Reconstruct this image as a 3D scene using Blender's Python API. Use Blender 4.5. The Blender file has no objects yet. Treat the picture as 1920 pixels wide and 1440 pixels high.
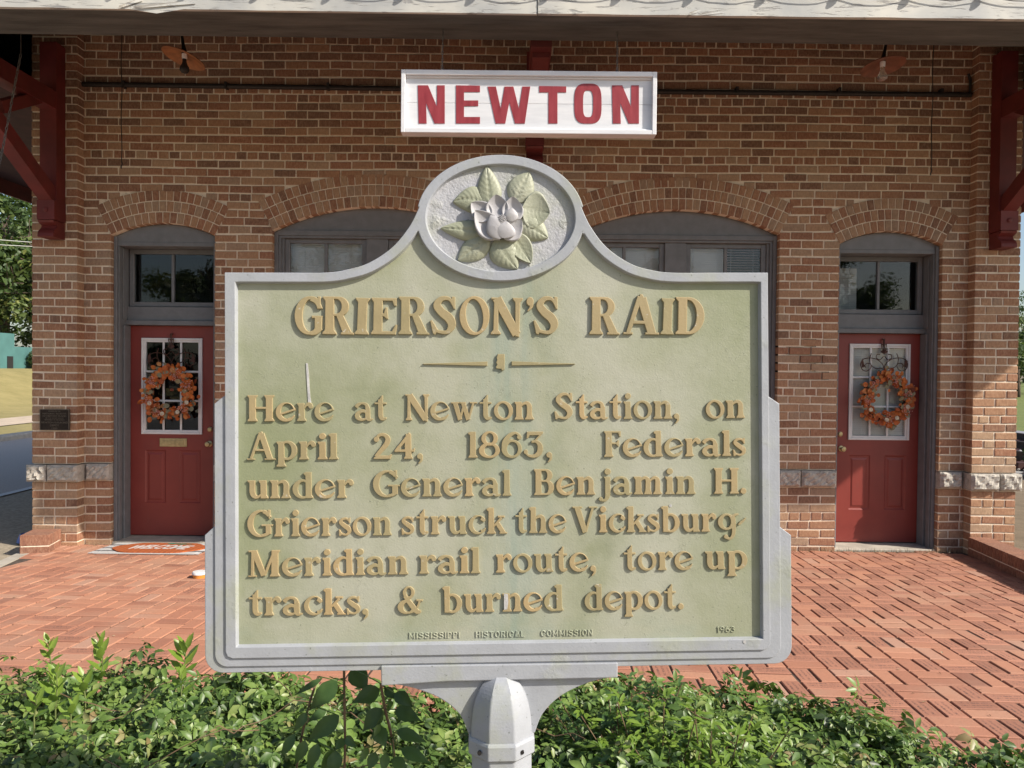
import bpy, bmesh, math, random
import numpy as np
from mathutils import Vector, Matrix
from mathutils.geometry import delaunay_2d_cdt

R = math.radians
random.seed(7)
SC = bpy.context.scene
COL = SC.collection

# ---------------------------------------------------------------- camera
FPX = 1450.0
CAM_Z = 1.74
PITCH, ROLL = -1.0, 0.55
cam_d = bpy.data.cameras.new('camera')
cam_d.sensor_width = 36.0
cam_d.lens = 36.0 * FPX / 1920.0
cam_d.clip_start = 0.05
cam_d.clip_end = 2000.0
cam = bpy.data.objects.new('camera', cam_d)
COL.objects.link(cam)
CAM_R = Matrix.Rotation(R(90 + PITCH), 3, 'X') @ Matrix.Rotation(R(ROLL), 3, 'Z')
CAM_C = Vector((0, 0, CAM_Z))
cam.matrix_world = Matrix.Translation(CAM_C) @ CAM_R.to_4x4()
SC.camera = cam

# ---------------------------------------------------------------- light
SUN_TO = Vector((2.0, -1.0, 1.68)).normalized()
elev = math.asin(SUN_TO.z)
world = bpy.data.worlds.new('World')
SC.world = world
world.use_nodes = True
wn = world.node_tree
bg = wn.nodes['Background']
sky = wn.nodes.new('ShaderNodeTexSky')
sky.sky_type = 'NISHITA'
sky.sun_disc = False
sky.sun_elevation = elev
sky.sun_rotation = math.atan2(SUN_TO.x, SUN_TO.y)
sky.altitude = 100
sky.air_density = 1.0
sky.dust_density = 2.0
sky.ozone_density = 1.0
wn.links.new(sky.outputs[0], bg.inputs[0])
bg.inputs[1].default_value = 0.115
sl = bpy.data.lights.new('sun', 'SUN')
sl.energy = 4.8
sl.angle = R(0.6)
sl.color = (1.0, 0.93, 0.82)
so = bpy.data.objects.new('sun', sl)
COL.objects.link(so)
so.location = (20, -10, 20)
so.rotation_euler = SUN_TO.to_track_quat('Z', 'Y').to_euler()
SC.view_settings.view_transform = 'Standard'
SC.view_settings.look = 'None'
SC.view_settings.gamma = 1.0
SC.view_settings.exposure = 0.44
SC.cycles.max_bounces = 8
SC.cycles.diffuse_bounces = 4
SC.cycles.transparent_max_bounces = 12

# ---------------------------------------------------------------- helpers
def ray(px, py):
    return CAM_R @ Vector(((px - 960) / FPX, -(py - 720) / FPX, -1.0))

def at(px, py, y):
    """point of the plane at depth y that shows at photo pixel (px, py)"""
    d = ray(px, py)
    return CAM_C + d * (y / d.y)

SLOPE = 0.05
def gz(y):
    if y > 7.5: return 0.0
    return SLOPE * (7.5 - max(y, 1.0))

def on_ground(px, py):
    d = ray(px, py)
    # plane z = SLOPE*(7.5-y)
    t = (SLOPE * 7.5 - CAM_Z) / (d.z + SLOPE * d.y)
    return CAM_C + d * t

class MB:
    """collects polygons and links them as one mesh object"""
    def __init__(s):
        s.v = []; s.f = []; s.m = []; s.t = []; s.uv = {}
    def poly(s, pts, m=0, t=0.0):
        n = len(s.v)
        s.v.extend([tuple(p) for p in pts])
        s.f.append(tuple(range(n, n + len(pts)))); s.m.append(m); s.t.append(t)
    def mesh(s, vs, fs, m=0, t=0.0):
        n = len(s.v)
        s.v.extend([tuple(p) for p in vs])
        for f in fs:
            s.f.append(tuple(i + n for i in f)); s.m.append(m); s.t.append(t)
    def box(s, x0, x1, y0, y1, z0, z1, m=0, t=0.0, M=None):
        vs = [(x0,y0,z0),(x1,y0,z0),(x1,y1,z0),(x0,y1,z0),(x0,y0,z1),(x1,y0,z1),(x1,y1,z1),(x0,y1,z1)]
        if M is not None: vs = [M @ Vector(v) for v in vs]
        s.mesh(vs, [(0,3,2,1),(4,5,6,7),(0,1,5,4),(1,2,6,5),(2,3,7,6),(3,0,4,7)], m, t)
    def bar(s, a, b, w, h, m=0, t=0.0, up=(0,0,1)):
        a, b = Vector(a), Vector(b)
        d = (b - a).normalized()
        sx = d.cross(Vector(up)).normalized(); sy = sx.cross(d).normalized()
        vs = []
        for p in (a, b):
            for i, j in ((-1,-1),(1,-1),(1,1),(-1,1)):
                vs.append(p + sx * (i * w / 2) + sy * (j * h / 2))
        s.mesh(vs, [(0,1,2,3),(7,6,5,4),(0,4,5,1),(1,5,6,2),(2,6,7,3),(3,7,4,0)], m, t)
    def tube(s, pts, r, n=8, m=0, t=0.0, caps=True):
        pts = [Vector(p) for p in pts]
        rs = r if isinstance(r, (list, tuple)) else [r] * len(pts)
        vs = []; fs = []
        up = Vector((0.13, 0.31, 0.94))
        for i, p in enumerate(pts):
            d = (pts[min(i+1, len(pts)-1)] - pts[max(i-1, 0)])
            d = d.normalized() if d.length > 1e-9 else Vector((0,0,1))
            a = d.cross(up)
            if a.length < 1e-3: a = d.cross(Vector((1,0,0)))
            a.normalize(); b = d.cross(a)
            for k in range(n):
                q = 2 * math.pi * k / n
                vs.append(p + a * (rs[i] * math.cos(q)) + b * (rs[i] * math.sin(q)))
        for i in range(len(pts) - 1):
            for k in range(n):
                fs.append((i*n+k, i*n+(k+1) % n, (i+1)*n+(k+1) % n, (i+1)*n+k))
        if caps:
            fs.append(tuple(range(n))[::-1]); fs.append(tuple(range((len(pts)-1)*n, len(pts)*n)))
        s.mesh(vs, fs, m, t)
    def lathe(s, c, prof, n=16, m=0, t=0.0, axis='Z'):
        c = Vector(c); vs = []; fs = []
        for r, h in prof:
            for k in range(n):
                q = 2 * math.pi * k / n
                p = (r*math.cos(q), r*math.sin(q), h)
                if axis == 'Y': p = (p[0], p[2], p[1])
                vs.append(c + Vector(p))
        for i in range(len(prof) - 1):
            for k in range(n):
                f = (i*n+k, i*n+(k+1) % n, (i+1)*n+(k+1) % n, (i+1)*n+k)
                fs.append(f if axis == 'Z' else f[::-1])
        fs.append(tuple(range(n))[::-1]); fs.append(tuple(range((len(prof)-1)*n, len(prof)*n)))
        s.mesh(vs, fs, m, t)
    def build(s, name, mats, parent=None, smooth=False, bevel=0.0, seg=1, auto=None):
        me = bpy.data.meshes.new(name)
        me.from_pydata(s.v, [], s.f)
        if not isinstance(mats, (list, tuple)): mats = [mats]
        for m in mats: me.materials.append(m)
        if len(mats) > 1: me.polygons.foreach_set('material_index', s.m)
        a = me.attributes.new('tint', 'FLOAT', 'FACE')
        a.data.foreach_set('value', s.t)
        if smooth: me.polygons.foreach_set('use_smooth', [True] * len(s.f))
        me.update()
        o = bpy.data.objects.new(name, me)
        COL.objects.link(o)
        if parent is not None: adopt(o, parent)
        if bevel > 0:
            b = o.modifiers.new('bevel', 'BEVEL'); b.width = bevel; b.segments = seg; b.limit_method = 'ANGLE'; b.angle_limit = R(35)
        if auto is not None: smooth_by_angle(o, auto)
        return o

def smooth_by_angle(o, ang):
    o.data.polygons.foreach_set('use_smooth', [True] * len(o.data.polygons))
    bm = bmesh.new(); bm.from_mesh(o.data)
    for e in bm.edges:
        if len(e.link_faces) == 2 and e.calc_face_angle(0) > R(ang): e.smooth = False
    bm.to_mesh(o.data); bm.free()

def world_of(o):
    M = o.matrix_basis.copy()
    while o.parent is not None:
        M = o.parent.matrix_basis @ o.matrix_parent_inverse @ M; o = o.parent
    return M

def adopt(o, parent):
    """parent an object whose mesh was written in world coordinates"""
    o.parent = parent
    o.matrix_parent_inverse = world_of(parent).inverted()

def tag(o, label=None, cat=None, group=None, kind=None):
    if label: o['label'] = label
    if cat: o['category'] = cat
    if group: o['group'] = group
    if kind: o['kind'] = kind
    return o

def empty(name, loc, label, cat, group=None):
    o = bpy.data.objects.new(name, None)
    o.empty_display_size = 0.2
    COL.objects.link(o); o.location = loc
    return tag(o, label, cat, group)

def catmull(pts, n=8, closed=False):
    P = [tuple(p) for p in pts]; out = []
    L = len(P)
    rng = range(L) if closed else range(L - 1)
    for i in rng:
        g = (lambda k: P[k % L]) if closed else (lambda k: P[min(max(k, 0), L - 1)])
        p0, p1, p2, p3 = g(i-1), g(i), g(i+1), g(i+2)
        for j in range(n):
            t = j / n
            out.append(tuple(0.5 * ((2*b) + (-a+c)*t + (2*a-5*b+4*c-d)*t*t + (-a+3*b-3*c+d)*t**3)
                             for a, b, c, d in zip(p0, p1, p2, p3)))
    if not closed: out.append(P[-1])
    return out

# ---------------------------------------------------------------- materials
def new_mat(name):
    m = bpy.data.materials.new(name); m.use_nodes = True
    nt = m.node_tree
    return m, nt, nt.nodes['Principled BSDF']

def N(nt, kind, **kw):
    n = nt.nodes.new(kind)
    for k, v in kw.items():
        if k in n.inputs: n.inputs[k].default_value = v
        else: setattr(n, k, v)
    return n

def ramp(nt, fac, stops, interp='LINEAR'):
    n = nt.nodes.new('ShaderNodeValToRGB'); cr = n.color_ramp; cr.interpolation = interp
    while len(cr.elements) < len(stops): cr.elements.new(0.5)
    for e, (p, c) in zip(cr.elements, stops):
        e.position = p
        c = (c, c, c) if isinstance(c, (int, float)) else c
        e.color = (c[0], c[1], c[2], 1)
    nt.links.new(fac, n.inputs[0])
    return n.outputs[0]

def mixc(nt, fac, a, b, mode='MIX'):
    n = nt.nodes.new('ShaderNodeMix'); n.data_type = 'RGBA'; n.blend_type = mode
    for sock, v in ((n.inputs[0], fac), (n.inputs[6], a), (n.inputs[7], b)):
        if hasattr(v, 'links'): nt.links.new(v, sock)
        elif isinstance(v, (int, float)): sock.default_value = v
        else: sock.default_value = (v[0], v[1], v[2], 1)
    return n.outputs[2]

def noise(nt, scale, detail=4, rough=0.55, vec=None, out=0, dist=0.0):
    n = N(nt, 'ShaderNodeTexNoise', Scale=scale, Detail=detail, Roughness=rough, Distortion=dist)
    nt.links.new(vec if vec is not None else coords(nt), n.inputs['Vector'])
    return n.outputs[out]

def coords(nt, scale=None):
    g = None
    for n in nt.nodes:
        if n.bl_idname == 'ShaderNodeTexCoord': g = n
    if g is None: g = nt.nodes.new('ShaderNodeTexCoord')
    if scale is None: return g.outputs['Object']
    mp = nt.nodes.new('ShaderNodeMapping'); mp.inputs['Scale'].default_value = scale
    nt.links.new(g.outputs['Object'], mp.inputs[0])
    return mp.outputs[0]

def attr(nt, name='tint'):
    n = nt.nodes.new('ShaderNodeAttribute'); n.attribute_name = name
    return n.outputs['Fac']

def math_(nt, op, a, b=0.0):
    n = nt.nodes.new('ShaderNodeMath'); n.operation = op
    for s, v in zip(n.inputs, (a, b)):
        if hasattr(v, 'links'): nt.links.new(v, s)
        else: s.default_value = v
    return n.outputs[0]

def bump(nt, bs, h, strength=0.3, dist=0.01):
    b = N(nt, 'ShaderNodeBump', Strength=strength, Distance=dist)
    nt.links.new(h, b.inputs['Height']); nt.links.new(b.outputs[0], bs.inputs['Normal'])

def simple(name, col, rough=0.6, vary=0.15, scale=30, bmp=0.1, metal=0.0, bdist=0.003, spec=0.5):
    m, nt, bs = new_mat(name)
    f = noise(nt, scale)
    dark = tuple(c * (1 - vary) for c in col); lite = tuple(min(1, c * (1 + vary)) for c in col)
    nt.links.new(ramp(nt, f, [(0.3, dark), (0.7, lite)]), bs.inputs['Base Color'])
    bs.inputs['Roughness'].default_value = rough; bs.inputs['Metallic'].default_value = metal
    bs.inputs['Specular IOR Level'].default_value = spec
    if bmp: bump(nt, bs, noise(nt, scale * 4), bmp, bdist)
    return m
def brick_mat(name, stops, mot=0.25, sc=14):
    m, nt, bs = new_mat(name)
    c = ramp(nt, attr(nt), stops)
    f = noise(nt, sc, 6, 0.65)
    c = mixc(nt, mot, c, ramp(nt, f, [(0.3, (0.07,0.04,0.03)), (0.5, (0.28,0.15,0.10)), (0.75, (0.48,0.33,0.24))]))
    # fired streaks and grain inside each brick
    g2 = noise(nt, 38, 6, 0.72, coords(nt, (1.6, 1.6, 0.7)))
    c = mixc(nt, 0.42, c, ramp(nt, g2, [(0.32, (0.09,0.045,0.033)), (0.5, (0.32,0.18,0.10)), (0.68, (0.54,0.38,0.25))]))
    big = noise(nt, 0.9, 5, 0.65)
    c = mixc(nt, ramp(nt, big, [(0.48, 0.0), (0.72, 0.3)]), c, (0.16, 0.10, 0.075))
    # mortar smears and lime spots
    sp = noise(nt, 55, 3, 0.6)
    c = mixc(nt, ramp(nt, sp, [(0.66, 0.0), (0.74, 0.45)]), c, (0.42, 0.33, 0.26))
    # small iron spots
    v = N(nt, 'ShaderNodeTexVoronoi', Scale=60.0); nt.links.new(coords(nt), v.inputs['Vector'])
    c = mixc(nt, ramp(nt, v.outputs['Distance'], [(0.08, 0.7), (0.14, 0.0)]), c, (0.06, 0.035, 0.03))
    nt.links.new(c, bs.inputs['Base Color'])
    bs.inputs['Roughness'].default_value = 0.88
    bump(nt, bs, noise(nt, 70, 5, 0.7), 0.5, 0.006)
    return m

BRICK = brick_mat('brick', [(0.0, (0.11,0.055,0.042)), (0.12, (0.19,0.085,0.055)), (0.33, (0.33,0.125,0.068)),
                            (0.55, (0.42,0.22,0.12)), (0.75, (0.50,0.31,0.185)), (0.9, (0.50,0.36,0.235)), (1.0, (0.38,0.29,0.21))], 0.2)
def mortar_mat():
    m, nt, bs = new_mat('mortar')
    f = noise(nt, 25, 6, 0.7)
    nt.links.new(ramp(nt, f, [(0.25, (0.50,0.41,0.32)), (0.45, (0.78,0.67,0.53)), (0.8, (0.86,0.76,0.63))]), bs.inputs['Base Color'])
    bs.inputs['Roughness'].default_value = 0.95
    bump(nt, bs, noise(nt, 120, 5, 0.7), 0.6, 0.006)
    return m
MORTAR = mortar_mat()
def paver_mat():
    m, nt, bs = new_mat('paver_brick')
    t = attr(nt)
    c = ramp(nt, t, [(0.0, (0.29,0.125,0.08)), (0.4, (0.40,0.175,0.108)), (0.75, (0.47,0.22,0.135)), (1.0, (0.45,0.25,0.175))])
    f = noise(nt, 2.2, 5, 0.6)
    c = mixc(nt, ramp(nt, f, [(0.45, 0.0), (0.75, 0.45)]), c, (0.42, 0.29, 0.21))
    f2 = noise(nt, 40, 6, 0.7)
    c = mixc(nt, ramp(nt, f2, [(0.55, 0.0), (0.8, 0.5)]), c, (0.17, 0.085, 0.06))
    nt.links.new(c, bs.inputs['Base Color'])
    bs.inputs['Roughness'].default_value = 0.8
    bump(nt, bs, noise(nt, 90, 5, 0.7), 0.5, 0.004)
    return m
PAVER = paver_mat()
def engraved_mat():
    """rows of worn, unreadable sand-blasted lettering on memorial pavers"""
    m, nt, bs = new_mat('engraved_paver')
    u = nt.nodes.new('ShaderNodeUVMap')
    mp = nt.nodes.new('ShaderNodeMapping'); mp.inputs['Scale'].default_value = (34, 6, 1)
    nt.links.new(u.outputs[0], mp.inputs[0])
    f = noise(nt, 1.0, 2, 0.7, mp.outputs[0])
    sep = nt.nodes.new('ShaderNodeSeparateXYZ'); nt.links.new(u.outputs[0], sep.inputs[0])
    rows = math_(nt, 'SINE', math_(nt, 'MULTIPLY', sep.outputs[1], 18.85))
    edge = math_(nt, 'MULTIPLY', math_(nt, 'SINE', math_(nt, 'MULTIPLY', math_(nt, 'FRACT', sep.outputs[0]), math.pi)),
                 math_(nt, 'SINE', math_(nt, 'MULTIPLY', math_(nt, 'FRACT', sep.outputs[1]), math.pi)))
    k = math_(nt, 'MULTIPLY', ramp(nt, f, [(0.48, 0.0), (0.53, 1.0)]), ramp(nt, rows, [(0.0, 0.0), (0.35, 1.0)]))
    k = math_(nt, 'MULTIPLY', k, ramp(nt, edge, [(0.16, 0.0), (0.3, 1.0)]))
    c = ramp(nt, attr(nt), [(0.0, (0.30,0.13,0.082)), (1.0, (0.46,0.21,0.135))])
    c = mixc(nt, ramp(nt, noise(nt, 40, 6, 0.7), [(0.55, 0.0), (0.8, 0.5)]), c, (0.17, 0.085, 0.06))
    c = mixc(nt, math_(nt, 'MULTIPLY', k, 0.8), c, (0.075, 0.045, 0.038))
    nt.links.new(c, bs.inputs['Base Color']); bs.inputs['Roughness'].default_value = 0.8
    bump(nt, bs, noise(nt, 90, 5, 0.7), 0.4, 0.004)
    return m
ENGRAVED = engraved_mat()
SAND = simple('joint_sand', (0.075, 0.055, 0.042), 0.95, 0.5, 20, 0.5)
def stone_mat():
    m, nt, bs = new_mat('rough_stone')
    f = noise(nt, 22, 9, 0.75)
    c = ramp(nt, f, [(0.3, (0.22,0.20,0.175)), (0.48, (0.43,0.40,0.355)), (0.7, (0.58,0.54,0.48))])
    nt.links.new(c, bs.inputs['Base Color']); bs.inputs['Roughness'].default_value = 0.9
    bump(nt, bs, noise(nt, 35, 8, 0.75), 0.5, 0.02)
    return m
STONE = stone_mat()
GREY_WOOD = simple('grey_painted_wood', (0.165, 0.172, 0.182), 0.5, 0.12, 12, 0.15)
def soffit_mat():
    m, nt, bs = new_mat('weathered_soffit')
    f = noise(nt, 3.0, 7, 0.65, coords(nt, (0.6, 4, 20)))
    nt.links.new(ramp(nt, f, [(0.3, (0.045,0.043,0.04)), (0.5, (0.085,0.083,0.078)), (0.72, (0.125,0.122,0.115))]), bs.inputs['Base Color'])
    bs.inputs['Roughness'].default_value = 0.8
    bump(nt, bs, f, 0.5, 0.01)
    return m
SOFFIT = soffit_mat()
def peel_mat():
    m, nt, bs = new_mat('peeling_white_paint')
    f = noise(nt, 4.0, 8, 0.68, coords(nt, (1.1, 1, 9)), dist=0.6)
    k = ramp(nt, f, [(0.55, 0.0), (0.62, 1.0)])
    w = noise(nt, 6.0, 5, 0.6, coords(nt, (0.8, 1, 30)))
    wood = ramp(nt, w, [(0.3, (0.20,0.195,0.19)), (0.7, (0.44,0.43,0.42))])
    pt = ramp(nt, noise(nt, 2.0), [(0.35, (0.40,0.405,0.40)), (0.65, (0.62,0.60,0.54))])
    nt.links.new(mixc(nt, k, pt, wood), bs.inputs['Base Color']); bs.inputs['Roughness'].default_value = 0.6
    bump(nt, bs, math_(nt, 'SUBTRACT', 1.0, k), 0.6, 0.004)
    return m
PEEL = peel_mat()
RED_WOOD = simple('red_painted_timber', (0.125, 0.016, 0.014), 0.6, 0.25, 6, 0.2)
DARK_WOOD = simple('dark_roof_boards', (0.055, 0.018, 0.016), 0.8, 0.3, 5, 0.3)
def door_mat():
    m, nt, bs = new_mat('red_door_paint')
    f = noise(nt, 3, 5, 0.6)
    c = ramp(nt, f, [(0.3, (0.205,0.034,0.027)), (0.7, (0.255,0.045,0.034))])
    sc = noise(nt, 11, 7, 0.7, coords(nt, (1.5, 1, 0.5)))
    c = mixc(nt, ramp(nt, sc, [(0.58, 0.0), (0.72, 0.45)]), c, (0.20, 0.06, 0.045))
    nt.links.new(c, bs.inputs['Base Color']); bs.inputs['Roughness'].default_value = 0.42
    bump(nt, bs, noise(nt, 60, 3, 0.5, coords(nt, (1, 1, 0.15))), 0.12, 0.002)
    return m
DOOR = door_mat()
WHITE = simple('white_trim', (0.72, 0.72, 0.72), 0.4, 0.06, 12, 0.05)
BLIND = simple('blind_slats', (0.86, 0.88, 0.88), 0.5, 0.04, 8, 0)
BRASS = simple('worn_brass', (0.50, 0.40, 0.22), 0.38, 0.25, 25, 0.1, 0.75)
IRON = simple('dark_iron', (0.028, 0.024, 0.022), 0.6, 0.3, 30, 0.2, 0.3)
RUST = simple('rusty_enamel', (0.32, 0.13, 0.05), 0.6, 0.35, 14, 0.2)
CHAIN = simple('chain_steel', (0.16, 0.15, 0.14), 0.5, 0.3, 40, 0.1, 0.8)
BLACK = simple('black_interior', (0.014, 0.013, 0.013), 0.9, 0.2, 4, 0)
ROOF = simple('roof_shingle', (0.11, 0.10, 0.095), 0.9, 0.3, 8, 0.5, bdist=0.01)
CONC = simple('concrete', (0.42, 0.38, 0.32), 0.9, 0.2, 7, 0.4)
def glass_mat():
    m, nt, bs = new_mat('window_glass')
    nt.nodes.remove(bs)
    out = nt.nodes['Material Output']
    fr = N(nt, 'ShaderNodeFresnel', IOR=1.52)
    tr = N(nt, 'ShaderNodeBsdfTransparent'); tr.inputs[0].default_value = (0.95, 0.96, 0.96, 1)
    gl = N(nt, 'ShaderNodeBsdfGlossy', Roughness=0.015)
    b = N(nt, 'ShaderNodeBump', Strength=0.06, Distance=0.01)
    nt.links.new(noise(nt, 3.0, 2, 0.5), b.inputs['Height']); nt.links.new(b.outputs[0], gl.inputs['Normal'])
    mx = nt.nodes.new('ShaderNodeMixShader')
    k = math_(nt, 'MULTIPLY', fr.outputs[0], 0.85)
    nt.links.new(k, mx.inputs[0]); nt.links.new(tr.outputs[0], mx.inputs[1]); nt.links.new(gl.outputs[0], mx.inputs[2])
    nt.links.new(mx.outputs[0], out.inputs[0])
    return m
GLASS = glass_mat()
def clear_glass(name='bulb_glass'):
    m, nt, bs = new_mat(name)
    bs.inputs['Base Color'].default_value = (0.9, 0.9, 0.88, 1); bs.inputs['Roughness'].default_value = 0.05
    bs.inputs['Transmission Weight'].default_value = 0.9
    return m
BULB = clear_glass()
def leaf_mat(name, stops, rough=0.45, transl=0.25, green=True):
    m, nt, bs = new_mat(name)
    c = ramp(nt, attr(nt), stops)
    if green: c = mixc(nt, 0.2, c, ramp(nt, noise(nt, 60, 3), [(0.3, (0.03,0.05,0.018)), (0.7, (0.15,0.21,0.07))]))
    nt.links.new(c, bs.inputs['Base Color']); bs.inputs['Roughness'].default_value = rough
    out = nt.nodes['Material Output']
    tl = N(nt, 'ShaderNodeBsdfTranslucent')
    nt.links.new(mixc(nt, 0.5, c, (0.16, 0.24, 0.03)) if green else c, tl.inputs[0])
    mx = nt.nodes.new('ShaderNodeMixShader'); mx.inputs[0].default_value = transl
    nt.links.new(bs.outputs[0], mx.inputs[1]); nt.links.new(tl.outputs[0], mx.inputs[2]); nt.links.new(mx.outputs[0], out.inputs[0])
    return m
CREEPER = leaf_mat('creeper_leaf', [(0.0, (0.03,0.055,0.018)), (0.25, (0.075,0.145,0.03)), (0.55, (0.15,0.245,0.05)), (0.8, (0.24,0.34,0.08)), (0.93, (0.34,0.36,0.14)), (1.0, (0.30,0.20,0.09))], 0.42, 0.25)
SHOOT = leaf_mat('young_leaf', [(0.0, (0.14,0.26,0.03)), (0.6, (0.28,0.42,0.06)), (1.0, (0.40,0.54,0.10))], 0.36, 0.45)
BROAD = leaf_mat('broad_leaf', [(0.0, (0.035,0.085,0.026)), (0.6, (0.075,0.16,0.04)), (1.0, (0.17,0.27,0.06))], 0.35, 0.3)
STEM = simple('twig', (0.16, 0.10, 0.055), 0.8, 0.3, 30, 0.3)
TREE_LEAF = leaf_mat('tree_leaf', [(0.0, (0.02,0.042,0.014)), (0.5, (0.06,0.105,0.03)), (0.85, (0.16,0.20,0.05)), (1.0, (0.26,0.25,0.07))], 0.5, 0.3)
BARK = simple('bark', (0.09, 0.065, 0.048), 0.95, 0.4, 12, 0.7, bdist=0.02)
def grass_mat(name, a, b, sc=1.2):
    m, nt, bs = new_mat(name)
    f = noise(nt, sc, 8, 0.7)
    g = noise(nt, sc * 30, 4, 0.7)
    c = mixc(nt, 0.4, ramp(nt, f, [(0.3, a), (0.7, b)]), ramp(nt, g, [(0.3, a), (0.7, b)]))
    nt.links.new(c, bs.inputs['Base Color']); bs.inputs['Roughness'].default_value = 0.95
    bump(nt, bs, g, 0.8, 0.03)
    return m
DRY_GRASS = grass_mat('dry_lawn', (0.20,0.17,0.055), (0.38,0.31,0.13))
GREEN_GRASS = grass_mat('green_lawn', (0.08,0.12,0.025), (0.20,0.22,0.06))
DIRT = grass_mat('dirt', (0.13,0.095,0.06), (0.30,0.24,0.165), 3.0)
STREET = simple('pale_street', (0.42, 0.37, 0.33), 0.9, 0.2, 40, 0.5)
ADDED_ASPHALT = simple('added_street_asphalt', (0.15, 0.145, 0.14), 0.9, 0.25, 40, 0.5)
GRAVELY = simple('worn_asphalt_gravel', (0.33, 0.275, 0.20), 0.95, 0.3, 25, 0.7)
LINE = simple('white_line_paint', (0.62, 0.62, 0.60), 0.7, 0.12, 20, 0.1)
# ---------------------------------------------------------------- depot building
YF = 7.5          # main wall face
YP = 7.38         # pier face
YB = 14.5         # back of the building
COURSE = 0.0795
building = empty('depot_building', (0.13, 7.5, 0), 'old red brick railway depot with grey arched openings, red doors and deep eaves', 'building')
rng = random.Random(11)

class Arch:
    def __init__(s, x0, x1, spring, crest, bottom, ring=0.315):
        s.cx = (x0+x1)/2; s.w = (x1-x0)/2; s.zs = spring; s.zc = crest; s.zb = bottom; s.ring = ring
        h = crest - spring; s.h = h
        s.r = (s.w**2 + h*h) / (2*h); s.cz = crest - s.r
        s.th = math.asin(s.w / s.r)
        s.zo = s.cz + (s.r + ring) * math.cos(s.th)
    def inner(s, z):
        if z < s.zb or z > s.zc: return None
        if z <= s.zs: return s.w
        return math.sqrt(max(0, s.r**2 - (z - s.cz)**2))
    def outer(s, z):
        if z < s.zb or z > s.zc + s.ring: return None
        if z <= s.zs: return s.w
        if z <= s.zo: return s.w + (z - s.zs) * math.tan(s.th)
        return math.sqrt(max(0, (s.r + s.ring)**2 - (z - s.cz)**2))
DL = Arch(-3.893, -2.888, 3.015, 3.137, -0.2)
DR = Arch(3.157, 4.152, 2.995, 3.125, -0.2)
WL = Arch(-2.332, -0.338, 3.075, 3.312, 0.80)
WR = Arch(0.612, 2.574, 3.085, 3.312, 0.80)
ARCHES = [DL, WL, WR, DR]

def minus(segs, a, b):
    out = []
    for s, e in segs:
        if b <= s or a >= e: out.append((s, e)); continue
        if a > s: out.append((s, a))
        if b < e: out.append((b, e))
    return out

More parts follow.
